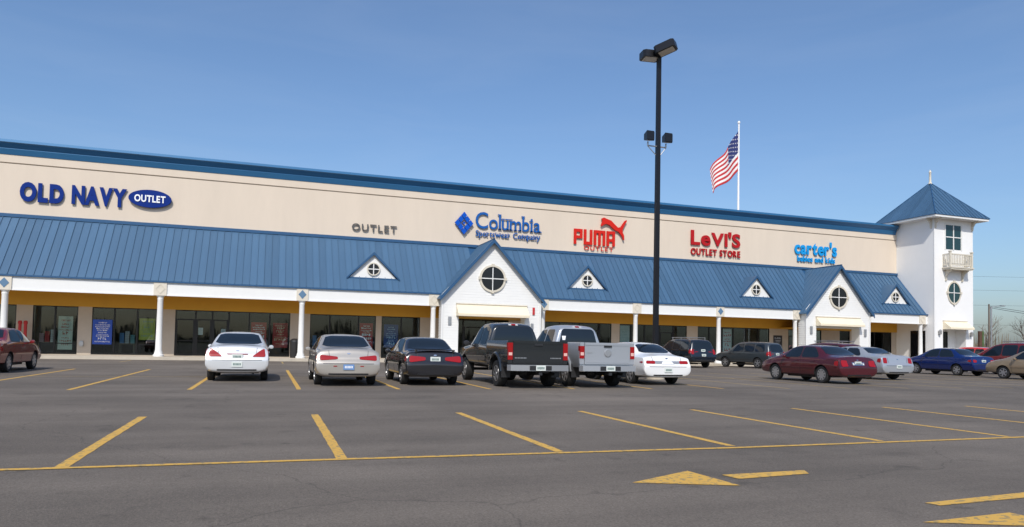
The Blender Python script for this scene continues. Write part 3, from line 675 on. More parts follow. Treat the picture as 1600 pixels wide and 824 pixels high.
# ------------------------------------------------------------------ flag on the roof
fx, fy = 41.95, 56.
FP = empty('flagpole', (fx, fy, 12.0), 'slim white flagpole rising above the store roof', 'flagpole')
MB().lathe((fx, fy, 12.0), [(.20, 0), (.20, .1), (.11, .12), (.075, 10.8)], n=14).build('pole', 'polewhite', FP, smooth=True)
MB().lathe((fx, fy, 22.8), [(.03, 0), (.12, .08), (.14, .16), (.10, .26), (.02, .30)], n=12).build('finial_ball', 'polewhite', FP, smooth=True)
mb = MB(); nu, nv = 50, 39; hz = 3.85
def fp(i, j):
    s, t = i/nu, j/nv
    sw = math.sin(s*9+t*1.2)*.20*s**.6+math.sin(s*17+1)*.05*s
    x = fx-.09-s*3.35-.12*math.sin(s*8.5+t*2)*s
    z = 22.1-t*hz*(1-.42*s**1.2)-s**.95*4.1+.10*math.sin(s*10+t)*s
    return (x, fy-.02+sw-s*.5, z)
V = [fp(i, j) for i in range(nu+1) for j in range(nv+1)]
F = []; MI = []
for i in range(nu):
    for j in range(nv):
        a = i*(nv+1)+j; F.append((a, a+1, a+nv+2, a+nv+1))
        st = j//3; mi = 0 if st % 2 == 0 else 1
        if i < 20 and st < 7: mi = 1 if (i % 3 == 1 and j % 4 == 2 - (i//3) % 2*2+0) else 2
        MI.append(mi)
mb.v = V; mb.f = F; mb.mi = MI
fo = mb.build('flag', ['flagred', 'flagwhite', 'flagblue'], smooth=True, at=(fx, fy, 18.2))
md = fo.modifiers.new('thick', 'SOLIDIFY'); md.thickness = .01
tag(fo, 'red and white striped flag with starry blue canton hanging from the flagpole', 'flag')

# ------------------------------------------------------------------ vehicles (local axes: x right, y forward from the rear axle, z up)
def ringpts(s):
    y, zb, wl, zm, wm, zl, wb, zt, wt = s
    half = [(0, zb), (wl*.82, zb), (wl, zb+.07), (wm, zm), (wb, zl), (wt, zt-.035 if zt-zl > .15 else (zt*.7+zl*.3)), (wt*.55, zt), (0, zt+.012)]
    r = [(x, y, z) for x, z in half]; return r+[(-x, y, z) for x, z in half[-2:0:-1]]
def loft(stations, holes, wheel_r, mats, parent, name='body'):
    mb = MB(); n = 14
    for s in stations: mb.v += ringpts(s)
    k = len(stations)
    mb.f = [(j*n+i, j*n+(i+1) % n, (j+1)*n+(i+1) % n, (j+1)*n+i) for j in range(k-1) for i in range(n)]
    # end caps as quads across the section
    for b in (0, (k-1)*n):
        for i in range(6): mb.f.append((b+i+1, b+i, b+(14-i) % 14, b+13-i) if i else (b+1, b+0, b+13))
        mb.f.append((b+7, b+6, b+8))
    mb.mi = [0]*len(mb.f)
    me = mb.mesh(name); me.materials.append(mats[0]); me.materials.append(M['cutblack'])
    ob = bpy.data.objects.new(name, me); C.objects.link(ob)
    cr = me.attributes.new('crease_edge', 'FLOAT', 'EDGE')
    for e_ in me.edges:
        a_, b_ = e_.vertices; ja, jb = a_ % n, b_ % n; sa, sb = a_//n, b_//n
        if ja == jb and sa != sb: cr.data[e_.index].value = {4: .55, 10: .55, 3: .30, 11: .30, 5: .35, 9: .35, 2: .5, 12: .5}.get(ja, 0.)
        elif sa == sb and sa in (1, 2, 4, k-2): cr.data[e_.index].value = .40
    ob.modifiers.new('s', 'SUBSURF').levels = 2
    bpy.context.view_layer.update()
    dg = bpy.context.evaluated_depsgraph_get(); ev = ob.evaluated_get(dg); sm = ev.to_mesh()
    bvh = BVHTree.FromPolygons([v.co.copy() for v in sm.vertices], [tuple(p.vertices) for p in sm.polygons]); ev.to_mesh_clear()
    cm_ = MB()
    for (yc, zc, r, xi) in holes:
        for sg_ in (-1, 1):
            cm_.tube((sg_*xi, yc, zc), (sg_*1.4, yc, zc), r, n=28, mi=1)
    cme_ = cm_.mesh('cut'); cme_.materials.append(mats[0]); cme_.materials.append(M['cutblack'])
    co = bpy.data.objects.new('cut', cme_); C.objects.link(co)
    bo = ob.modifiers.new('b', 'BOOLEAN'); bo.operation = 'DIFFERENCE'; bo.object = co; bo.solver = 'EXACT'; bo.material_mode = 'INDEX'
    bpy.context.view_layer.update()
    out = bpy.data.meshes.new_from_object(ob.evaluated_get(bpy.context.evaluated_depsgraph_get()))
    bpy.data.objects.remove(ob); bpy.data.objects.remove(co)
    out.name = name
    o = link(name, out, parent, smooth=True)
    return o, bvh
DIRS = {'rear': (Vector((0, 1, 0)), lambda a, b: Vector((a, -6, b))), 'front': (Vector((0, -1, 0)), lambda a, b: Vector((a, 9, b))),
        'left': (Vector((1, 0, 0)), lambda a, b: Vector((-4, a, b))), 'right': (Vector((-1, 0, 0)), lambda a, b: Vector((4, a, b))),
        'top': (Vector((0, 0, -1)), lambda a, b: Vector((a, b, 5)))}
def panel(mb, bvh, side, quad, off=.008, nu=8, nv=5, mi=0, rad=0.):
    d, org = DIRS[side]; q = [Vector((a, b)) for a, b in quad]; P = []; N = []
    for i in range(nu+1):
        for j in range(nv+1):
            s, t = i/nu, j/nv
            if rad:     # pull the corners in
                ds, dt = abs(2*s-1), abs(2*t-1); k = max(0, ds+dt-(2-rad))
                s = .5+(s-.5)*(1-k*.5); t = .5+(t-.5)*(1-k*.5)
            p = q[0]*(1-s)*(1-t)+q[1]*s*(1-t)+q[2]*s*t+q[3]*(1-s)*t
            o = org(p.x, p.y); h = bvh.ray_cast(o, d)
            if h[0] is None: h = bvh.find_nearest(o+d*(5.2 if side in ('rear', 'front') else 3.2))
            nrm = h[1] if h[1].dot(d) < 0 else -h[1]
            P.append(h[0]+nrm*off); N.append(nrm)
    w_ = nv+1; F = [(i*w_+j, (i+1)*w_+j, (i+1)*w_+j+1, i*w_+j+1) for i in range(nu) for j in range(nv)]
    bd = [i*w_ for i in range(nu+1)]+[nu*w_+j for j in range(1, w_)]+[i*w_+nv for i in range(nu-1, -1, -1)]+[j for j in range(nv-1, 0, -1)]
    b0 = len(P); P += [P[k]-N[k]*(off+.02) for k in bd]; m = len(bd)
    F += [(bd[k], bd[(k+1) % m], b0+(k+1) % m, b0+k) for k in range(m)]
    mb.add(P, F, mi); return mb
def pan(parent, bvh, name, side, quad, m, **kw):
    return panel(MB(), bvh, side, quad, **kw).build(name, m, parent, local=True, smooth=True)
wheel_cache = {}
def wheel(parent, x, y, r, wd=.21, spokes=5, rimm='rim', rimf=.66):
    key = (round(r, 3), wd, spokes, rimm, rimf)
    if key not in wheel_cache:
        h = wd/2
        t = MB().lathe((0, 0, 0), [(r*rimf, -h*.85), (r*.80, -h), (r*.93, -h*.98), (r*.985, -h*.8), (r, -h*.5), (r, h*.5), (r*.985, h*.8), (r*.93, h*.98), (r*.80, h), (r*rimf, h*.85)], 'x', 32).mesh('wheel')
        t.materials.append(M['tyre'])
        rr = r*rimf; a = MB()
        a.lathe((0, 0, 0), [(rr*1.02, h*.75), (rr*1.0, h*.9), (rr*.93, h*.92), (rr*.88, h*.45), (rr*.2, h*.35)], 'x', 32)
        for k in range(spokes):
            th = 2*math.pi*k/spokes+.3; c_, s_ = math.cos(th), math.sin(th); p_, q_ = -s_, c_
            def W(rad, lat, hx): return (hx, c_*rad+p_*lat, s_*rad+q_*lat)
            a.add([W(rr*.12, -.05, h*.5), W(rr*.12, .05, h*.5), W(rr*.93, .032, h*.5), W(rr*.93, -.032, h*.5), W(rr*.12, -.05, h*.86), W(rr*.12, .05, h*.86), W(rr*.93, .032, h*.93), W(rr*.93, -.032, h*.93)],
                  [(0, 1, 2, 3), (7, 6, 5, 4), (0, 4, 5, 1), (1, 5, 6, 2), (2, 6, 7, 3), (3, 7, 4, 0)])
        a.lathe((0, 0, 0), [(rr*.2, h*.4), (rr*.19, h*.92), (rr*.1, h*.97)], 'x', 14)
        a2 = MB().lathe((0, 0, 0), [(rr*.92, -h*.6), (rr*.90, h*.38), (rr*.1, h*.37)], 'x', 28)
        am = a.mesh('rim'); am.materials.append(M[rimm]); a2m = a2.mesh('brake_disc'); a2m.materials.append(M['cutblack'])
        for me in (t, am): me.polygons.foreach_set('use_smooth', [True]*len(me.polygons)); me.set_sharp_from_angle(angle=R(35))
        wheel_cache[key] = (t, am, a2m)
    t, am, a2m = wheel_cache[key]
    o = link('wheel', t, parent); o.location = (x, y, r); o.rotation_euler = (rnd.random()*0, 0, 0 if x > 0 else math.pi)
    link('rim', am, o); link('hub_back', a2m, o)
def plate(parent, bvh, z, m='plate', w_=.30, h_=.15, x=0, ink='plateink'):
    d, org = DIRS['rear']; h = bvh.ray_cast(org(x, z+h_/2), d); y = h[0].y-.028
    p = MB().box(x-w_/2, x+w_/2, y, y+.06, z, z+h_).build('licence_plate', m, parent, local=True)
    mb = MB()
    for i in range(6): mb.box(x-w_*.36+i*w_*.125, x-w_*.36+i*w_*.125+w_*.08, y-.004, y, z+h_*.3, z+h_*.72)
    mb.build('plate_characters', ink, p, local=True)
def mirror(parent, x, y, z, m, s=1):
    mb = MB(); sg_ = 1 if x > 0 else -1
    mb.lathe((x+sg_*.10*s, y, z), [(.02, -.05), (.055*s, -.045), (.068*s, .0), (.055*s, .05), (.02, .08)], 'y', 12)
    for i in range(len(mb.v)):
        v = mb.v[i]; mb.v[i] = (x+sg_*.10*s+(v[0]-x-sg_*.1*s)*1.25, v[1], v[2])
    mb.tube((x-sg_*.03, y+.02, z-.05), (x+sg_*.08, y, z-.02), .025, n=6)
    mb.build('mirror', m, parent, local=True, smooth=True)
def tform(st, sy=1., sx=1., sz=1.):
    return [(s[0]*sy, s[1]*sz, s[2]*sx, s[3]*sz, s[4]*sx, s[5]*sz, s[6]*sx, s[7]*sz, s[8]*sx) for s in st]
SEDAN = [(-1.06, .36, .72, .48, .80, .60, .79, .63, .70), (-1.03, .30, .80, .48, .885, .66, .875, .69, .76), (-.97, .27, .82, .52, .90, .75, .875, .78, .76),
         (-.93, .27, .83, .55, .905, .88, .86, .97, .76), (-.86, .26, .84, .57, .905, .935, .86, 1.045, .75), (-.50, .25, .85, .6, .905, .955, .865, 1.075, .74), (-.24, .25, .86, .6, .905, .965, .865, 1.085, .73),
         (.02, .24, .86, .6, .905, .97, .865, 1.22, .68), (.36, .24, .86, .6, .905, .975, .865, 1.41, .635), (.60, .24, .86, .6, .905, .975, .865, 1.455, .625), (1.1, .24, .86, .6, .905, .975, .865, 1.475, .63),
         (1.55, .24, .86, .6, .905, .97, .865, 1.47, .635), (1.9, .24, .86, .6, .905, .965, .865, 1.41, .64), (2.35, .24, .86, .6, .905, .95, .86, 1.18, .70), (2.70, .25, .86, .6, .90, .93, .855, 1.02, .76),
         (3.0, .26, .85, .58, .90, .89, .845, .97, .75), (3.42, .28, .83, .55, .885, .81, .82, .89, .70), (3.66, .29, .80, .50, .85, .71, .78, .77, .64), (3.75, .36, .68, .48, .74, .58, .70, .62, .56)]
SUV = [(-.98, .45, .66, .55, .78, .66, .78, .68, .70), (-.95, .38, .78, .58, .88, .74, .87, .78, .74), (-.88, .34, .82, .62, .90, .92, .87, 1.02, .74),
       (-.82, .33, .83, .65, .905, 1.0, .87, 1.25, .72), (-.70, .33, .84, .68, .91, 1.03, .87, 1.58, .66), (-.60, .33, .85, .68, .91, 1.04, .87, 1.68, .64), (-.42, .33, .85, .68, .91, 1.05, .87, 1.72, .635), (.4, .33, .85, .68, .91, 1.05, .87, 1.76, .64),
       (1.2, .33, .85, .68, .91, 1.05, .87, 1.765, .645), (1.75, .33, .85, .68, .91, 1.04, .87, 1.72, .65), (2.10, .33, .85, .68, .91, 1.03, .87, 1.50, .68), (2.50, .33, .85, .68, .91, 1.02, .87, 1.18, .74),
       (2.75, .34, .84, .66, .905, 1.0, .86, 1.09, .75), (3.3, .36, .83, .64, .89, .95, .84, 1.03, .72), (3.58, .38, .78, .60, .85, .82, .79, .90, .66), (3.70, .45, .62, .56, .72, .66, .68, .70, .56)]
VAN = [(-.95, .40, .66, .52, .80, .64, .80, .66, .72), (-.92, .32, .80, .55, .92, .72, .90, .76, .76), (-.86, .30, .85, .60, .94, .95, .90, 1.05, .76), (-.80, .30, .86, .62, .95, 1.0, .90, 1.30, .74), (-.70, .30, .87, .65, .955, 1.02, .90, 1.60, .68), (-.55, .30, .88, .65, .96, 1.03, .90, 1.70, .66),
       (.3, .30, .88, .65, .96, 1.02, .90, 1.75, .66), (1.3, .30, .88, .65, .96, 1.0, .90, 1.75, .665), (1.9, .30, .88, .65, .96, .98, .89, 1.69, .67), (2.4, .30, .88, .64, .955, .96, .88, 1.47, .69), (2.9, .30, .87, .63, .95, .94, .87, 1.20, .72),
       (3.3, .31, .86, .62, .94, .90, .86, 1.02, .74), (3.65, .32, .82, .58, .90, .80, .82, .88, .68), (3.85, .36, .75, .54, .82, .68, .74, .74, .58), (3.92, .42, .6, .52, .68, .6, .64, .62, .5)]
GRP = 'cars parked in the lot'
def car(name, label, cat, kind, X, Y, pm_, sy=1., sx=1., sz=1., st=None, rearw=None, sidew=None, wsh=None, tails=None, plate_z=.62, plate_m='plate', wheel_r=.325, wb=2.72, spokes=5, rz=0., rack=False, extra=None, rimm='rim', bumper_gap=.70, gap_m='trimblack', lamp='tail', plates=None):
    root = empty(name, (X, Y, 0), label, cat, GRP, rz)
    base = st or {'sedan': SEDAN, 'suv': SUV, 'van': VAN}[kind]
    wb_ = wb*sy
    body, bvh = loft(tform(base, sy, sx, sz), [(0, wheel_r+.01, wheel_r+.055, .56*sx), (wb_, wheel_r+.01, wheel_r+.055, .56*sx)], wheel_r, [pm_], root)
    Z = lambda z: z*sz
    def q(l): return [(a*sy, b*sz) for a, b in l]
    def qr(l): return [(a*sx, b*sz) for a, b in l]
    if kind == 'sedan':
        rearw = rearw or [(-.69, 1.10), (.69, 1.10), (.54, 1.41), (-.54, 1.41)]; wsh = wsh or [(-.68, 1.06), (.68, 1.06), (.54, 1.39), (-.54, 1.39)]
        sidew = sidew or [[(.14, 1.01), (1.12, 1.00), (1.14, 1.40), (.56, 1.38)], [(1.20, 1.00), (2.22, .99), (1.76, 1.37), (1.22, 1.40)]]
        seams = [(-.0, 0), (1.16, 1), (2.28, 1)]; zs = (.36, .93)
        tails = tails or [[(.42, .70), (.78, .68), (.77, .86), (.42, .84)]]
    elif kind == 'suv':
        rearw = rearw or [(-.62, 1.10), (.62, 1.10), (.53, 1.58), (-.53, 1.58)]; wsh = wsh or [(-.66, 1.18), (.66, 1.18), (.56, 1.62), (-.56, 1.62)]
        sidew = sidew or [[(-.55, 1.11), (.22, 1.10), (.22, 1.58), (-.42, 1.58)], [(.32, 1.10), (1.10, 1.10), (1.10, 1.60), (.32, 1.60)], [(1.18, 1.10), (2.10, 1.09), (1.72, 1.56), (1.18, 1.60)]]
        seams = [(.27, 1), (1.14, 1), (2.3, 1)]; zs = (.45, 1.03)
        tails = tails or [[(.66, .82), (.83, .82), (.80, 1.12), (.66, 1.12)]]
    else:
        rearw = rearw or [(-.66, 1.10), (.66, 1.10), (.56, 1.58), (-.56, 1.58)]; wsh = wsh or [(-.68, 1.12), (.68, 1.12), (.56, 1.60), (-.56, 1.60)]
        sidew = sidew or [[(-.55, 1.08), (.45, 1.07), (.45, 1.58), (-.42, 1.58)], [(.55, 1.07), (1.40, 1.05), (1.40, 1.60), (.55, 1.60)], [(1.48, 1.05), (2.70, 1.0), (1.95, 1.52), (1.48, 1.60)]]
        seams = [(.5, 1), (1.44, 1), (2.6, 1)]; zs = (.42, .98)
        tails = tails or [[(.70, .80), (.86, .80), (.83, 1.25), (.70, 1.25)]]
    pan(root, bvh, 'rear_window', 'rear', qr(rearw), 'carglass', nu=12, nv=8, rad=.25)
    pan(root, bvh, 'windscreen', 'front', qr(wsh), 'carglass', nu=12, nv=8, rad=.15)
    for sd in ('left', 'right'):
        for wq in sidew:
            cy_, cz_ = sum(a for a, b in wq)/4, sum(b for a, b in wq)/4
            sw_ = pan(root, bvh, 'side_window', sd, q(wq), 'carglass', rad=.2)
            pan(sw_, bvh, 'window_seal', sd, q([(cy_+(a-cy_)*1.05, cz_+(b-cz_)*1.12) for a, b in wq]), 'trimblack', off=.004, rad=.2)
        mb = MB()
        for yv, f in seams:
            if f: panel(mb, bvh, sd, q([(yv-.006, zs[0]), (yv+.006, zs[0]), (yv+.006, zs[1]), (yv-.006, zs[1])]), off=.003, nu=1, nv=8)
        panel(mb, bvh, sd, q([(.45, .30), (2.25, .30), (2.25, .33), (.45, .33)]), off=.004, nu=10, nv=1)
        mb.build('door_seam', 'trimblack', root, local=True)
        for yv in ((.35, 1.30) if kind == 'sedan' else (.45, 1.3)):
            pan(root, bvh, 'door_handle', sd, q([(yv, zs[1]-.10), (yv+.20, zs[1]-.10), (yv+.20, zs[1]-.07), (yv, zs[1]-.07)]), pm_, off=.03, nu=4, nv=2)
    for t in tails:
        for sg_ in (1, -1): pan(root, bvh, 'tail_light', 'rear', qr([(sg_*a, b) for a, b in t]), lamp if True else '', off=.012, nu=8, nv=5, rad=.2)
    tr = {'sedan': .52, 'suv': .60, 'van': .64}[kind]; zt_ = {'sedan': 1.0, 'suv': 1.6, 'van': 1.6}[kind]
    mb = MB()
    for sg_ in (1, -1): panel(mb, bvh, 'rear', qr([(sg_*tr-.006, .76), (sg_*tr+.006, .76), (sg_*(tr+.03)+.006, zt_), (sg_*(tr+.03)-.006, zt_)]), off=.003, nu=1, nv=8)
    mb.build('lid_seam', 'trimblack', root, local=True)
    for sd in ('left', 'right'): pan(root, bvh, 'side_moulding', sd, q([(.42, .575), (2.30, .575), (2.30, .625), (.42, .625)]), pm_, off=.016, nu=10, nv=2)
    # lamp wraps round the flank
    t = tails[0]; za, zb_ = min(b for a, b in t), max(b for a, b in t)
    for sd in ('left', 'right'): pan(root, bvh, 'tail_light', sd, q([(-.90, za+.02), (-.70, za+.05), (-.72, zb_-.04), (-.89, zb_-.02)]), lamp, off=.010, nu=5, nv=4, rad=.3)
    mb = MB(); panel(mb, bvh, 'rear', qr([(-.70, bumper_gap-.07), (.70, bumper_gap-.07), (.70, bumper_gap-.055), (-.70, bumper_gap-.055)]), off=.004, nu=14, nv=1); mb.build('bumper_gap', gap_m, root, local=True)
    pan(root, bvh, 'bumper_apron', 'rear', qr([(-.55, .33 if kind == 'sedan' else .42), (.55, .33 if kind == 'sedan' else .42), (.55, .37 if kind == 'sedan' else .5), (-.55, .37 if kind == 'sedan' else .5)]), 'trimblack', nu=10, nv=2)
    for sg_ in (1, -1):
        zf = .66 if kind == 'sedan' else .78
        pan(root, bvh, 'headlight', 'front', qr([(sg_*.40, zf-.07), (sg_*.74, zf-.05), (sg_*.73, zf+.08), (sg_*.42, zf+.05)]), 'head', nu=6, nv=4, rad=.3)
    pan(root, bvh, 'grille', 'front', qr([(-.32, .52), (.32, .52), (.34, .66), (-.34, .66)]), 'trimblack', nu=6, nv=3)
    for pz, pmn in (plates or [(plate_z, plate_m)]): plate(root, bvh, pz*sz, pmn, ink='plateink' if pmn == 'plate' else 'signwhite')
    bz = {'sedan': .90, 'suv': 1.04, 'van': 1.04}[kind]
    pan(root, bvh, 'badge', 'rear', qr([(-.05, bz), (.05, bz), (.05, bz+.035), (-.05, bz+.035)]), 'chrome', nu=3, nv=2, rad=.5)
    ym = {'sedan': 2.05, 'suv': 2.1, 'van': 2.6}[kind]
    for sg_ in (1, -1): mirror(root, sg_*.86*sx, ym*sy, (1.0 if kind == 'sedan' else 1.12)*sz, pm_)
    for yv in (0, wb_):
        for sg_ in (1, -1): wheel(root, sg_*.765*sx, yv, wheel_r, spokes=spokes, rimm=rimm)
    MB().box(-.6, .6, .45, wb_-.45, .20, .30).tube((.45, -.9*sy, .25), (.45, .2, .27), .035).tube((-.62, 0, wheel_r), (.62, 0, wheel_r), .05).build('underbody', 'trimblack', root, local=True)
    if rack:
        zt = (1.76 if kind != 'sedan' else 1.46)*sz+.07
        mb = MB()
        for sg_ in (1, -1):
            mb.tube((sg_*.55*sx, -.3, zt), (sg_*.55*sx, 1.6*sy, zt), .022, n=6)
            for yv in (-.25, .6, 1.5): mb.tube((sg_*.55*sx, yv*sy, zt-.13), (sg_*.55*sx, yv*sy, zt), .02, n=6)
        for yv in (.2, 1.1): mb.tube((-.55*sx, yv*sy, zt+.01), (.55*sx, yv*sy, zt+.01), .018, n=6)
        mb.build('roof_rack', 'metal', root, local=True)
    if extra: extra(root, bvh, qr, q)
    return root
P_white = paint('paint_white', (.78, .78, .77), rough=.25); P_gold = paint('paint_gold', (.43, .395, .35), .45, .32); P_black = paint('paint_black', (.010, .010, .013), 0, .2)
P_maroon = paint('paint_maroon', (.075, .006, .012), .2, .25); P_silver = paint('paint_silver', (.45, .47, .50), .5, .3); P_blue = paint('paint_blue', (.002, .017, .115), .2, .22)
P_tan = paint('paint_tan', (.33, .25, .165), .4, .32); P_red = paint('paint_dark_red', (.22, .012, .014), .15, .25); P_grey = paint('paint_dark_grey', (.045, .055, .062), .3, .28)
P_navy = paint('paint_blue_black', (.010, .016, .026), .2, .22); P_bright = paint('paint_bright_red', (.55, .03, .03), 0, .3); P_dgreen = paint('paint_charcoal', (.020, .023, .026), .2, .22)
P_deep = paint('paint_deep_red', (.14, .008, .012), .1, .25)
P_pearl = paint('paint_pearl', (.66, .67, .68), .3, .28)

def ex_pearl(root, bvh, qr, q):
    pan(root, bvh, 'boot_handle', 'rear', qr([(-.28, .795), (.28, .795), (.30, .815), (-.30, .815)]), 'tail', off=.02, nu=6, nv=1)
car('parked_sedan', 'pearl white sedan with two rear plates, left of the gold beige sedan', 'car', 'sedan', -.85, 23.55, P_pearl, sz=1.025, tails=[[(.40, .73), (.80, .73), (.76, .97), (.66, .93)]], plates=[(.66, 'plate'), (.44, 'plate')], extra=ex_pearl)
def ex_gold(root, bvh, qr, q):
    for s in (1, -1): pan(root, bvh, 'reflector', 'rear', qr([(s*.32, .555), (s*.42, .555), (s*.42, .58), (s*.32, .58)]), 'tail', nu=3, nv=1)
car('parked_sedan', 'gold beige sedan with wide red tail lights and blue plate', 'car', 'sedan', 2.17, 21.3, P_gold, sz=1.01, tails=[[(.30, .755), (.79, .72), (.78, .88), (.30, .83)]], plate_z=.47, plate_m='plateblue', extra=ex_gold)
def ex_black(root, bvh, qr, q):
    mb = MB(); mb.box(-.60, .60, -.92, -.76, 1.052, 1.078).box(-.60, -.54, -.90, -.80, .98, 1.05).box(.54, .60, -.90, -.80, .98, 1.05); mb.build('spoiler', P_black, root, local=True)
car('parked_sedan', 'black sedan with white plate and low rear spoiler', 'car', 'sedan', 4.72, 21.5, P_black, sy=.97, sx=.985, sz=.99, tails=[[(.30, .76), (.80, .70), (.78, .90), (.30, .86)]], plate_z=.72, extra=ex_black)
TAURUS = [list(s) for s in SEDAN]
for i, (zt, wt) in {3: (.92, .68), 4: (1.0, .67), 5: (1.05, .66), 6: (1.09, .65), 7: (1.25, .61), 8: (1.40, .58)}.items(): TAURUS[i][7] = zt; TAURUS[i][8] = wt
TAURUS = [tuple(s) for s in TAURUS]
def ex_taurus(root, bvh, qr, q):
    pan(root, bvh, 'light_bar', 'rear', qr([(-.46, .735), (.46, .735), (.46, .83), (-.46, .83)]), 'metal', off=.010, nu=12, nv=3)
    pan(root, bvh, 'plate_recess', 'rear', qr([(-.24, .71), (.24, .71), (.17, .82), (-.17, .82)]), P_white, off=.016, nu=6, nv=3)
car('parked_sedan', 'white rounded sedan with oval rear window beside the silver pickup', 'car', 'sedan', 12.8, 21.85, P_white, sy=1.03, sx=1.02, sz=.985, st=TAURUS, rearw=[(-.60, 1.10), (.60, 1.10), (.46, 1.40), (-.46, 1.40)], tails=[[(.46, .73), (.80, .735), (.78, .84), (.46, .84)]], plate_z=.45, extra=ex_taurus)
def ex_maroon(root, bvh, qr, q):
    pan(root, bvh, 'plate_surround', 'rear', qr([(-.27, .71), (.27, .71), (.30, .83), (-.30, .83)]), 'chrome', off=.012, nu=6, nv=3)
    for s in (1, -1): pan(root, bvh, 'reverse_light', 'rear', qr([(s*.20, .73), (s*.26, .73), (s*.26, .80), (s*.20, .80)]), 'head', off=.02, nu=2, nv=2)
car('parked_sedan', 'long maroon sedan showing its dark left side, parked in front of a silver sedan', 'car', 'sedan', 21.55, 22.3, P_maroon, sy=.98, sx=1.03, sz=1.02, tails=[[(.50, .68), (.80, .66), (.79, .90), (.52, .90)]], plate_z=.72, spokes=9, wheel_r=.335, extra=ex_maroon)
BOXY = [list(s) for s in SEDAN]
for i in (3, 4, 5, 6): BOXY[i][7] += .05; BOXY[i][5] += .05
for i in range(7, 15): BOXY[i][5] += .06
BOXY = [tuple(s) for s in BOXY]
car('parked_sedan', 'silver high-waisted sedan between the maroon and the blue sedans', 'car', 'sedan', 27.25, 25.7, P_silver, sy=1.03, sx=1.05, sz=1.03, st=BOXY, tails=[[(.60, .74), (.81, .74), (.79, .98), (.60, .98)]], plate_z=.52, wheel_r=.345,
    rearw=[(-.66, 1.16), (.66, 1.16), (.54, 1.41), (-.54, 1.41)], sidew=[[(.26, 1.07), (1.12, 1.06), (1.14, 1.40), (.58, 1.39)], [(1.20, 1.06), (2.14, 1.05), (1.76, 1.37), (1.22, 1.40)]])
car('parked_sedan', 'deep blue compact sedan in front of the white tower', 'car', 'sedan', 38.4, 30.0, P_blue, sy=1.0, sx=1.02, sz=1.08, tails=[[(.56, .73), (.80, .72), (.78, .88), (.52, .84)]], plate_z=.72, spokes=6)
car('parked_sedan', 'tan sedan cut by the right edge of the picture', 'car', 'sedan', 37.4, 23.75, P_tan, sy=1.03, sx=1.03, sz=1.06, spokes=6)
car('parked_sedan', 'dark red sedan cut by the left edge of the picture', 'car', 'sedan', -9.1, 28.05, P_red, sy=1.0, sx=1., sz=1.03, spokes=7)
car('parked_minivan', 'dark red minivan with roof rails behind the tan sedan', 'minivan', 'van', 44.4, 30.2, P_deep, sy=1.06, sx=1.05, sz=1.15, rack=True, wb=2.95, wheel_r=.35)
car('parked_minivan', 'maroon minivan with roof rack mostly hidden behind the maroon sedan', 'minivan', 'van', 30.6, 31.4, P_maroon, sy=1.0, sx=1., sz=1.0, rack=True, wb=2.95, wheel_r=.34)
car('parked_suv', 'tall blue-black SUV by the kerb behind the white rounded sedan', 'SUV', 'suv', 26.75, 40.2, P_navy, sy=1.12, sx=1.10, sz=1.08, wb=2.7, wheel_r=.39, plates=[(.98, 'plate'), (.70, 'plate')], rack=True)
car('parked_suv', 'dark grey small SUV by the kerb, left of the maroon sedan', 'SUV', 'suv', 32.0, 39.6, P_grey, sy=1.04, sx=1.0, sz=1.02, wb=2.7, wheel_r=.35, plate_z=.88, rz=R(12), spokes=5)
car('parked_suv', 'bright red SUV glimpsed beyond the blue sedan beside the tower', 'SUV', 'suv', 51.6, 38.9, P_bright, sz=1.02, wb=2.7, wheel_r=.36)

# pickups: cab on a frame with an open bed
CAB = [(1.00, .62, .80, .80, .92, 1.05, .90, 1.20, .80), (1.01, .56, .88, .80, .965, 1.10, .93, 1.48, .76), (1.06, .55, .90, .82, .975, 1.14, .935, 1.76, .70), (1.16, .55, .90, .82, .98, 1.15, .935, 1.86, .68), (1.7, .55, .90, .82, .98, 1.15, .935, 1.90, .69), (2.3, .55, .90, .82, .98, 1.15, .935, 1.88, .70),
       (2.55, .55, .90, .82, .98, 1.14, .93, 1.80, .71), (2.95, .55, .90, .82, .98, 1.13, .93, 1.48, .76), (3.25, .55, .90, .82, .98, 1.12, .92, 1.25, .80), (3.5, .55, .90, .82, .98, 1.11, .92, 1.19, .82), (4.2, .55, .89, .80, .97, 1.08, .90, 1.14, .80), (4.45, .56, .86, .78, .94, 1.0, .87, 1.06, .74), (4.55, .62, .76, .76, .84, .90, .78, .94, .62)]
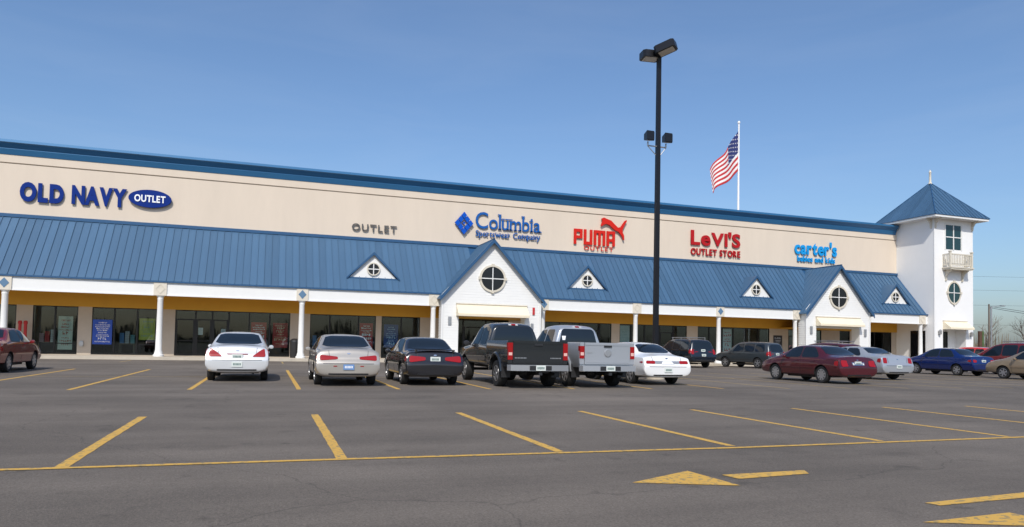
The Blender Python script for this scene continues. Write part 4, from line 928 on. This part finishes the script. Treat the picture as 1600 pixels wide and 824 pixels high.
def pickup(label, X, Y, pm_, r, sx, sz, wb, lights, bump, tg_text, tailgate_m):
    root = empty('pickup_truck', (X, Y, 0), label, 'pickup', GRP)
    body, bvh = loft(tform(CAB, 1., sx, sz), [(wb, r+.02, r+.10, .60)], r, [pm_], root, 'cab')
    Z = lambda z: z*sz
    pan(root, bvh, 'rear_window', 'rear', [(-.74*sx, Z(1.22)), (.74*sx, Z(1.22)), (.60*sx, Z(1.76)), (-.60*sx, Z(1.76))], 'carglass', nu=12, nv=8, rad=.15)
    pan(root, bvh, 'windscreen', 'front', [(-.74*sx, Z(1.28)), (.74*sx, Z(1.28)), (.62*sx, Z(1.76)), (-.62*sx, Z(1.76))], 'carglass', nu=12, nv=8)
    pan(root, bvh, 'cab_lamp', 'rear', [(-.16, Z(1.80)), (.16, Z(1.80)), (.16, Z(1.835)), (-.16, Z(1.835))], 'head', off=.014, nu=4, nv=2)
    pan(root, bvh, 'cab_lamp', 'rear', [(-.07, Z(1.80)), (.07, Z(1.80)), (.07, Z(1.835)), (-.07, Z(1.835))], 'tail', off=.022, nu=4, nv=2)
    for sd in ('left', 'right'):
        for wq in ([(1.26, 1.22), (1.92, 1.22), (1.92, 1.74), (1.34, 1.74)], [(2.0, 1.22), (3.02, 1.21), (2.60, 1.70), (2.0, 1.75)]): pan(root, bvh, 'side_window', sd, [(a, Z(b)) for a, b in wq], 'carglass', rad=.2)
        mb = MB()
        for yv in (1.20, 1.96, 3.15): panel(mb, bvh, sd, [(yv-.007, Z(.62)), (yv+.007, Z(.62)), (yv+.007, Z(1.12)), (yv-.007, Z(1.12))], off=.003, nu=1, nv=6)
        mb.build('door_seam', 'trimblack', root, local=True)
        pan(root, bvh, 'door_handle', sd, [(2.05, Z(1.06)), (2.25, Z(1.06)), (2.25, Z(1.09)), (2.05, Z(1.09))], 'trimblack', off=.03, nu=3, nv=1)
    for s in (1, -1):
        pan(root, bvh, 'headlight', 'front', [(s*.52, Z(.84)), (s*.80, Z(.84)), (s*.78, Z(1.0)), (s*.54, Z(1.0))], 'head', nu=5, nv=3); mirror(root, s*.95*sx, 2.95, Z(1.24), 'trimblack', 1.35)
    # bed: outer skins with inner walls, cut for the wheels
    w_ = .985*sx; zt = Z(1.33); zb = Z(.60); sec = [(w_-.05, zb), (w_-.01, zb+.14), (w_, zb+.36), (w_-.03, zt-.05), (w_-.05, zt), (w_-.11, zt), (w_-.11, Z(.86)), (0, Z(.85))]
    ring_ = sec+[(-x, z) for x, z in sec[-2::-1]]; ring_ += [(-w_+.3, zb), (w_-.3, zb)]
    mb = MB(); n = len(ring_); ys = [-1.14, -1.0, -.6, 0, .5, .97]
    for y in ys: mb.v += [(x, y, z) for x, z in ring_]
    mb.f = [(j*n+i, j*n+(i+1) % n, (j+1)*n+(i+1) % n, (j+1)*n+i) for j in range(len(ys)-1) for i in range(n)]
    for b in (0, (len(ys)-1)*n): mb.f.append(tuple(range(b, b+n)))
    mb.mi = [0]*len(mb.f); me = mb.mesh('bed'); me.materials.append(pm_); me.materials.append(M['cutblack'])
    ob = bpy.data.objects.new('bed', me); C.objects.link(ob)
    cu = MB()
    for s in (1, -1): cu.tube((s*.60, 0, r+.05), (s*1.4, 0, r+.05), r+.12, n=30, mi=1)
    cme_ = cu.mesh('cut'); cme_.materials.append(pm_); cme_.materials.append(M['cutblack']); co = bpy.data.objects.new('cut', cme_); C.objects.link(co)
    bo = ob.modifiers.new('b', 'BOOLEAN'); bo.operation = 'DIFFERENCE'; bo.object = co; bo.solver = 'EXACT'
    bpy.context.view_layer.update(); out = bpy.data.meshes.new_from_object(ob.evaluated_get(bpy.context.evaluated_depsgraph_get()))
    bpy.data.objects.remove(ob); bpy.data.objects.remove(co); out.name = 'bed'
    bed = link('bed', out, root, smooth=True)
    for s in (1, -1):      # fender flares
        mb = MB(); k = 16; rr = r+.12; cz = r+.05
        P = []
        for i in range(k+1):
            t = math.pi*(.02+.96*i/k); c_, s_ = math.cos(t), math.sin(t)
            for ro, xo in ((rr-.005, w_-.03), (rr, w_+.035), (rr+.05, w_+.03), (rr+.09, w_-.01)): P.append((s*xo, c_*ro, cz+s_*ro))
        mb.add(P, [(4*i+a, 4*i+a+1, 4*i+a+5, 4*i+a+4) for i in range(k) for a in range(3)]); mb.build('fender_flare', pm_, bed, local=True, smooth=True)
        MB().box(s*.80-.14, s*.80+.14, -r-.20, -r-.17, .30, .72).build('mud_flap', 'trimblack', bed, local=True)
    # tailgate, lamps, bumper
    tw = w_-.17
    tg = MB().box(-tw, tw, -1.19, -1.142, Z(.70), zt-.005).build('tailgate', pm_, root, local=True)
    mb = MB().box(-tw+.04, tw-.04, -1.20, -1.19, Z(.74), Z(.80)).box(-tw+.02, tw-.02, -1.203, -1.19, zt-.09, zt-.03); mb.build('tailgate_rib', tailgate_m, tg, local=True)
    MB().box(-.13, .13, -1.215, -1.191, Z(1.19), Z(1.25)).box(-.11, .11, -1.222, -1.215, Z(1.20), Z(1.235)).build('tailgate_handle', 'trimblack', tg, local=True)
    if tg_text == 'oval':
        pan(root, bvh, 'window_sticker', 'rear', [(-.60*sx, Z(1.40)), (-.50*sx, Z(1.40)), (-.47*sx, Z(1.53)), (-.62*sx, Z(1.53))], 'signwhite', off=.014, nu=3, nv=3)
        MB().lathe((0, -1.20, Z(1.03)), [(.12, 0), (.12, -.012), (.10, -.016)], 'y', 20).build('badge', 'metal', tg, local=True); MB().box(-tw+.06, -tw+.24, -1.2, -1.19, Z(1.02), Z(1.045)).build('badge', 'metal', tg, local=True)
    else:
        for a, b in ((-tw+.05, -tw+.42), (tw-.40, tw-.05)):
            mb = MB()
            for i in range(8): mb.box(a+(b-a)*i/8, a+(b-a)*(i+.6)/8, -1.197, -1.19, Z(.835), Z(.865))
            mb.build('badge', 'metal', tg, local=True)
    for s in (1, -1):
        x0_, x1_ = sorted((s*(tw+.012), s*(w_-.012)))
        tl = MB().box(x0_, x1_, -1.185, -1.05, Z(lights[0]), Z(lights[1])).build('tail_light', 'tail', root, local=True)
        MB().box(x0_+.02, x1_-.02, -1.19, -1.185, Z(lights[2]), Z(lights[3])).build('reverse_lens', 'tailpale', tl, local=True)
        MB().box(x0_+.004, x1_-.004, -1.17, -1.142, Z(lights[1])+.002, zt-.004).build('bed_corner', pm_, bed, local=True)
        MB().box(x0_+.004, x1_-.004, -1.17, -1.142, Z(.70), Z(lights[0])-.002).build('bed_corner', pm_, bed, local=True)
    bw = w_+.01; zb0, zb1 = Z(.50), Z(.66)
    bp = [(-bw, -1.18), (-bw+.06, -1.34), (-.36, -1.40), (.36, -1.40), (bw-.06, -1.34), (bw, -1.18)]
    bo_ = MB().prism([(x, y, zb0) for x, y in bp], (0, 0, zb1-zb0)).build('rear_bumper', bump, root, local=True)
    MB().box(-.34, .34, -1.412, -1.40, zb0+.02, zb1-.02).build('step_pad', 'trimblack', bo_, local=True)
    MB().box(-.15, .15, -1.42, -1.413, zb0+.01, zb1-.005).build('licence_plate', 'plate', bo_, local=True)
    mb = MB()
    for i in range(6): mb.box(-.11+i*.038, -.11+i*.038+.024, -1.424, -1.42, zb0+.05, zb1-.05)
    mb.build('plate_characters', 'plateink', bo_, local=True)
    fr = MB().box(-.50, -.40, -1.15, 4.2, .50, .62).box(.40, .50, -1.15, 4.2, .50, .62).tube((-.75, 0, r), (.75, 0, r), .06).lathe((0, 0, r), [(.05, -.16), (.17, -.08), (.17, .08), (.05, .16)], 'y', 14).box(-.05, .05, -1.40, -1.1, .40, .48).tube((-.75, wb, r), (.75, wb, r), .05).tube((.55, -1.2, .42), (.55, .8, .45), .04).box(.1, .4, -1.05, -.55, .45, .62)
    fr.build('chassis', 'trimblack', root, local=True)
    for yv in (0, wb):
        for s in (1, -1): wheel(root, s*.82*sx, yv, r, wd=.27, spokes=6, rimf=.60)
pickup('black pickup truck with grey bumper and white plate, left of the silver pickup', 7.50, 20.45, P_dgreen, .40, .965, 1.05, 3.65, (.80, 1.27, .92, 1.0), 'metal', 'bars', P_dgreen)
pickup('silver pickup truck with plain tailgate and white window sticker', 9.83, 20.6, P_silver, .40, .95, 1.045, 3.68, (.86, 1.22, .95, 1.04), P_silver, 'oval', P_silver)

# ------------------------------------------------------------------ beyond the tower: poles, wires, brush, bare trees; also unseen brush behind the camera
ux, uy = 97., 72.5
U = empty('utility_pole', (ux, uy, 0), 'thin wooden utility pole with a short lamp arm beyond the tower', 'utility pole')
MB().tube((ux, uy, 0), (ux, uy, 8.4), .14, .10, 10).build('pole', 'wood', U)
MB().tube((ux+.35, uy-.1, 0), (ux+.3, uy-.1, 8.0), .11, .11, 8).build('riser_conduit', 'metal', U)
MB().tube((ux, uy, 7.9), (ux+1.6, uy-.6, 8.2), .05, .04, 6).box(ux+1.4, ux+2.1, uy-.85, uy-.5, 8.1, 8.25).build('lamp_arm', 'metal', U)
def wire(a, b, sag, label, r=.03):
    a = Vector(a); b = Vector(b); n = 16; mb = MB(); P = [a.lerp(b, i/n)-Vector((0, 0, sag*4*(i/n)*(1-i/n))) for i in range(n+1)]
    for i in range(n): mb.tube(P[i], P[i+1], r, n=5)
    tag(mb.build('overhead_wire', 'trimblack', at=tuple(a)), label, 'wire', 'overhead wires at right')
wire((ux, uy, 8.1), (ux+45, uy-8, 6.0), .8, 'upper of two wires sloping down right from the utility pole')
wire((ux, uy, 7.9), (ux+45, uy-9, 5.0), .8, 'lower of two wires sloping down right from the utility pole')
for k, (z, lb) in enumerate(((19.5, 'highest overhead wire in the sky right of the tower'), (16.2, 'second overhead wire from the top right of the tower'), (12.6, 'third overhead wire from the top right of the tower'), (7.9, 'lowest overhead wire crossing behind the utility pole'))):
    wire((60, 150, z+1), (260, 95, z+2), 1.2, lb, .02)
e = empty('roadside_sign', (85.3, 64.8, 0), 'narrow upright brown and green roadside panel beyond the tower', 'sign')
MB().box(84.9, 85.36, 64.7, 64.95, 1.4, 4.15).build('brown_panel', mat('sign_brown', (.10, .05, .03), .8, var=.3, scale=3), e)
MB().box(85.362, 85.65, 64.7, 64.95, 1.4, 4.15).build('green_panel', mat('sign_green', (.06, .11, .03), .8, var=.3, scale=3), e)
MB().box(85.05, 85.15, 64.78, 64.88, 0, 1.4).box(85.45, 85.55, 64.78, 64.88, 0, 1.4).build('post', 'wood', e)
e = empty('stop_sign', (50.1, 34.3, 0), 'red octagonal stop sign cut by the right edge of the picture', 'sign', rz=R(-35))
n = 8
MB().prism([(.42*math.cos(R(22.5+45*i)), -.03, 3.05+.42*math.sin(R(22.5+45*i))) for i in range(n)], (0, .02, 0)).build('sign_face', 'levired', e, local=True)
mb = MB()
for i in range(n):
    a, b = R(22.5+45*i), R(67.5+45*i)
    mb.prism([(.415*math.cos(a), -.036, 3.05+.415*math.sin(a)), (.415*math.cos(b), -.036, 3.05+.415*math.sin(b)), (.39*math.cos(b), -.036, 3.05+.39*math.sin(b)), (.39*math.cos(a), -.036, 3.05+.39*math.sin(a))], (0, .005, 0))
mb.build('sign_border', 'signwhite', e, local=True)
MB().box(-.03, .03, -.008, .04, 0, 3.4).build('post', 'metal', e, local=True)
X = 0
gl = []
for ch in 'STOP':
    me = glyph(ch, .01); xs_ = [v.co.x for v in me.vertices]; a, b = min(xs_), max(xs_); gl.append((me, X-a)); X += b-a+.08
for me, dx in gl:
    for v in me.vertices: v.co = Vector(((v.co.x+dx-(X-.08)/2)*.25, -.036-v.co.z*.006, 2.92+v.co.y*.37))
    me.materials.clear(); me.materials.append(M['signwhite']); me.name = 'letter'; link('letter', me, e)

def bare_tree(seed, h):
    rg = random.Random(seed); tr = MB(); br = MB()
    def grow(p, d, L, r, lev):
        q = p+d*L; (tr if lev == 0 else br).tube(p, q, r, r*.62, 5 if lev < 2 else 3)
        if lev >= 5: return
        for _ in range(2 if lev else 3):
            nd = (d+Vector((rg.uniform(-.7, .7), rg.uniform(-.7, .7), rg.uniform(-.1, .5)))).normalized()
            grow(q, nd, L*rg.uniform(.62, .85), r*.60, lev+1)
        if lev in (1, 2, 3):
            nd = (d+Vector((rg.uniform(-1, 1), rg.uniform(-1, 1), .2))).normalized(); grow(p.lerp(q, .6), nd, L*.6, r*.45, lev+1)
    grow(Vector((0, 0, 0)), Vector((rg.uniform(-.06, .06), 0, 1)).normalized(), h*.27, h*.020, 0)
    return tr, br
protos = []
for i in range(4):
    tr, br = bare_tree(20+i, 9); tm = tr.mesh('trunk'); tm.materials.append(M['bark']); bm_ = br.mesh('branches'); bm_.materials.append(M['bark']); protos.append((tm, bm_))
spots = [(129, 97, 1.05, 'bare tree just right of the utility pole'), (143, 99, 1.25, 'tallest bare tree right of the utility pole'), (150, 112, .8, 'short bare tree in the dry brush'), (128, 108, .7, 'small bare tree left of the utility pole'), (160, 108, 1.1, 'bare tree nearest the right edge of the picture')]
for k, (x, y, s, lb) in enumerate(spots):
    e = empty('bare_tree', (x, y, -.06), lb, 'tree', 'bare trees in the far brush', rz=k*1.3)
    for nm, me in zip(('trunk', 'branches'), protos[k % 4]):
        o = link(nm, me, e); o.scale = (s, s, s)
mb = MB(); rg = random.Random(3)
for i in range(12000):
    x = rg.uniform(100, 300); y = 112+(x-150)*-.05+rg.uniform(-9, 9); h = rg.uniform(1.8, 5.6)*(.7+.3*math.sin(x*.21)+.25*math.sin(x*.57)); a = rg.uniform(0, 3.14); w_ = rg.uniform(.05, .16)
    dx, dy = math.cos(a)*w_, math.sin(a)*w_; lx, ly = rg.uniform(-.8, .8), rg.uniform(-.5, .5)
    mb.add([(x-dx, y-dy, -.06), (x+dx, y+dy, -.06), (x+lx+dx*.3, y+ly, h), (x+lx-dx*.3, y+ly, h*.96)], [(0, 1, 2, 3)])
for i in range(7000):  # unseen strip behind the camera, added for the shop glass to reflect
    x = rg.uniform(-260, 120); y = -115+rg.uniform(-8, 8); h = rg.uniform(1.5, 6.5)*(.75+.3*math.sin(x*.11)+.3*math.sin(x*.37)); a = rg.uniform(0, 3.14); w_ = rg.uniform(.06, .3)
    dx, dy = math.cos(a)*w_, math.sin(a)*w_; lx = rg.uniform(-.8, .8)
    mb.add([(x-dx, y-dy, -.06), (x+dx, y+dy, -.06), (x+lx+dx*.5, y, h), (x+lx-dx*.5, y, h*.96)], [(0, 1, 2, 3)])
me = bpy.data.meshes.new('brush'); me.from_pydata(mb.v, [], mb.f); me.materials.append(M['brush'])
o = link('brush', me, kind='stuff'); tag(o, 'strip of dry brown brush along the far horizon, with an added unseen strip behind the camera', 'brush')
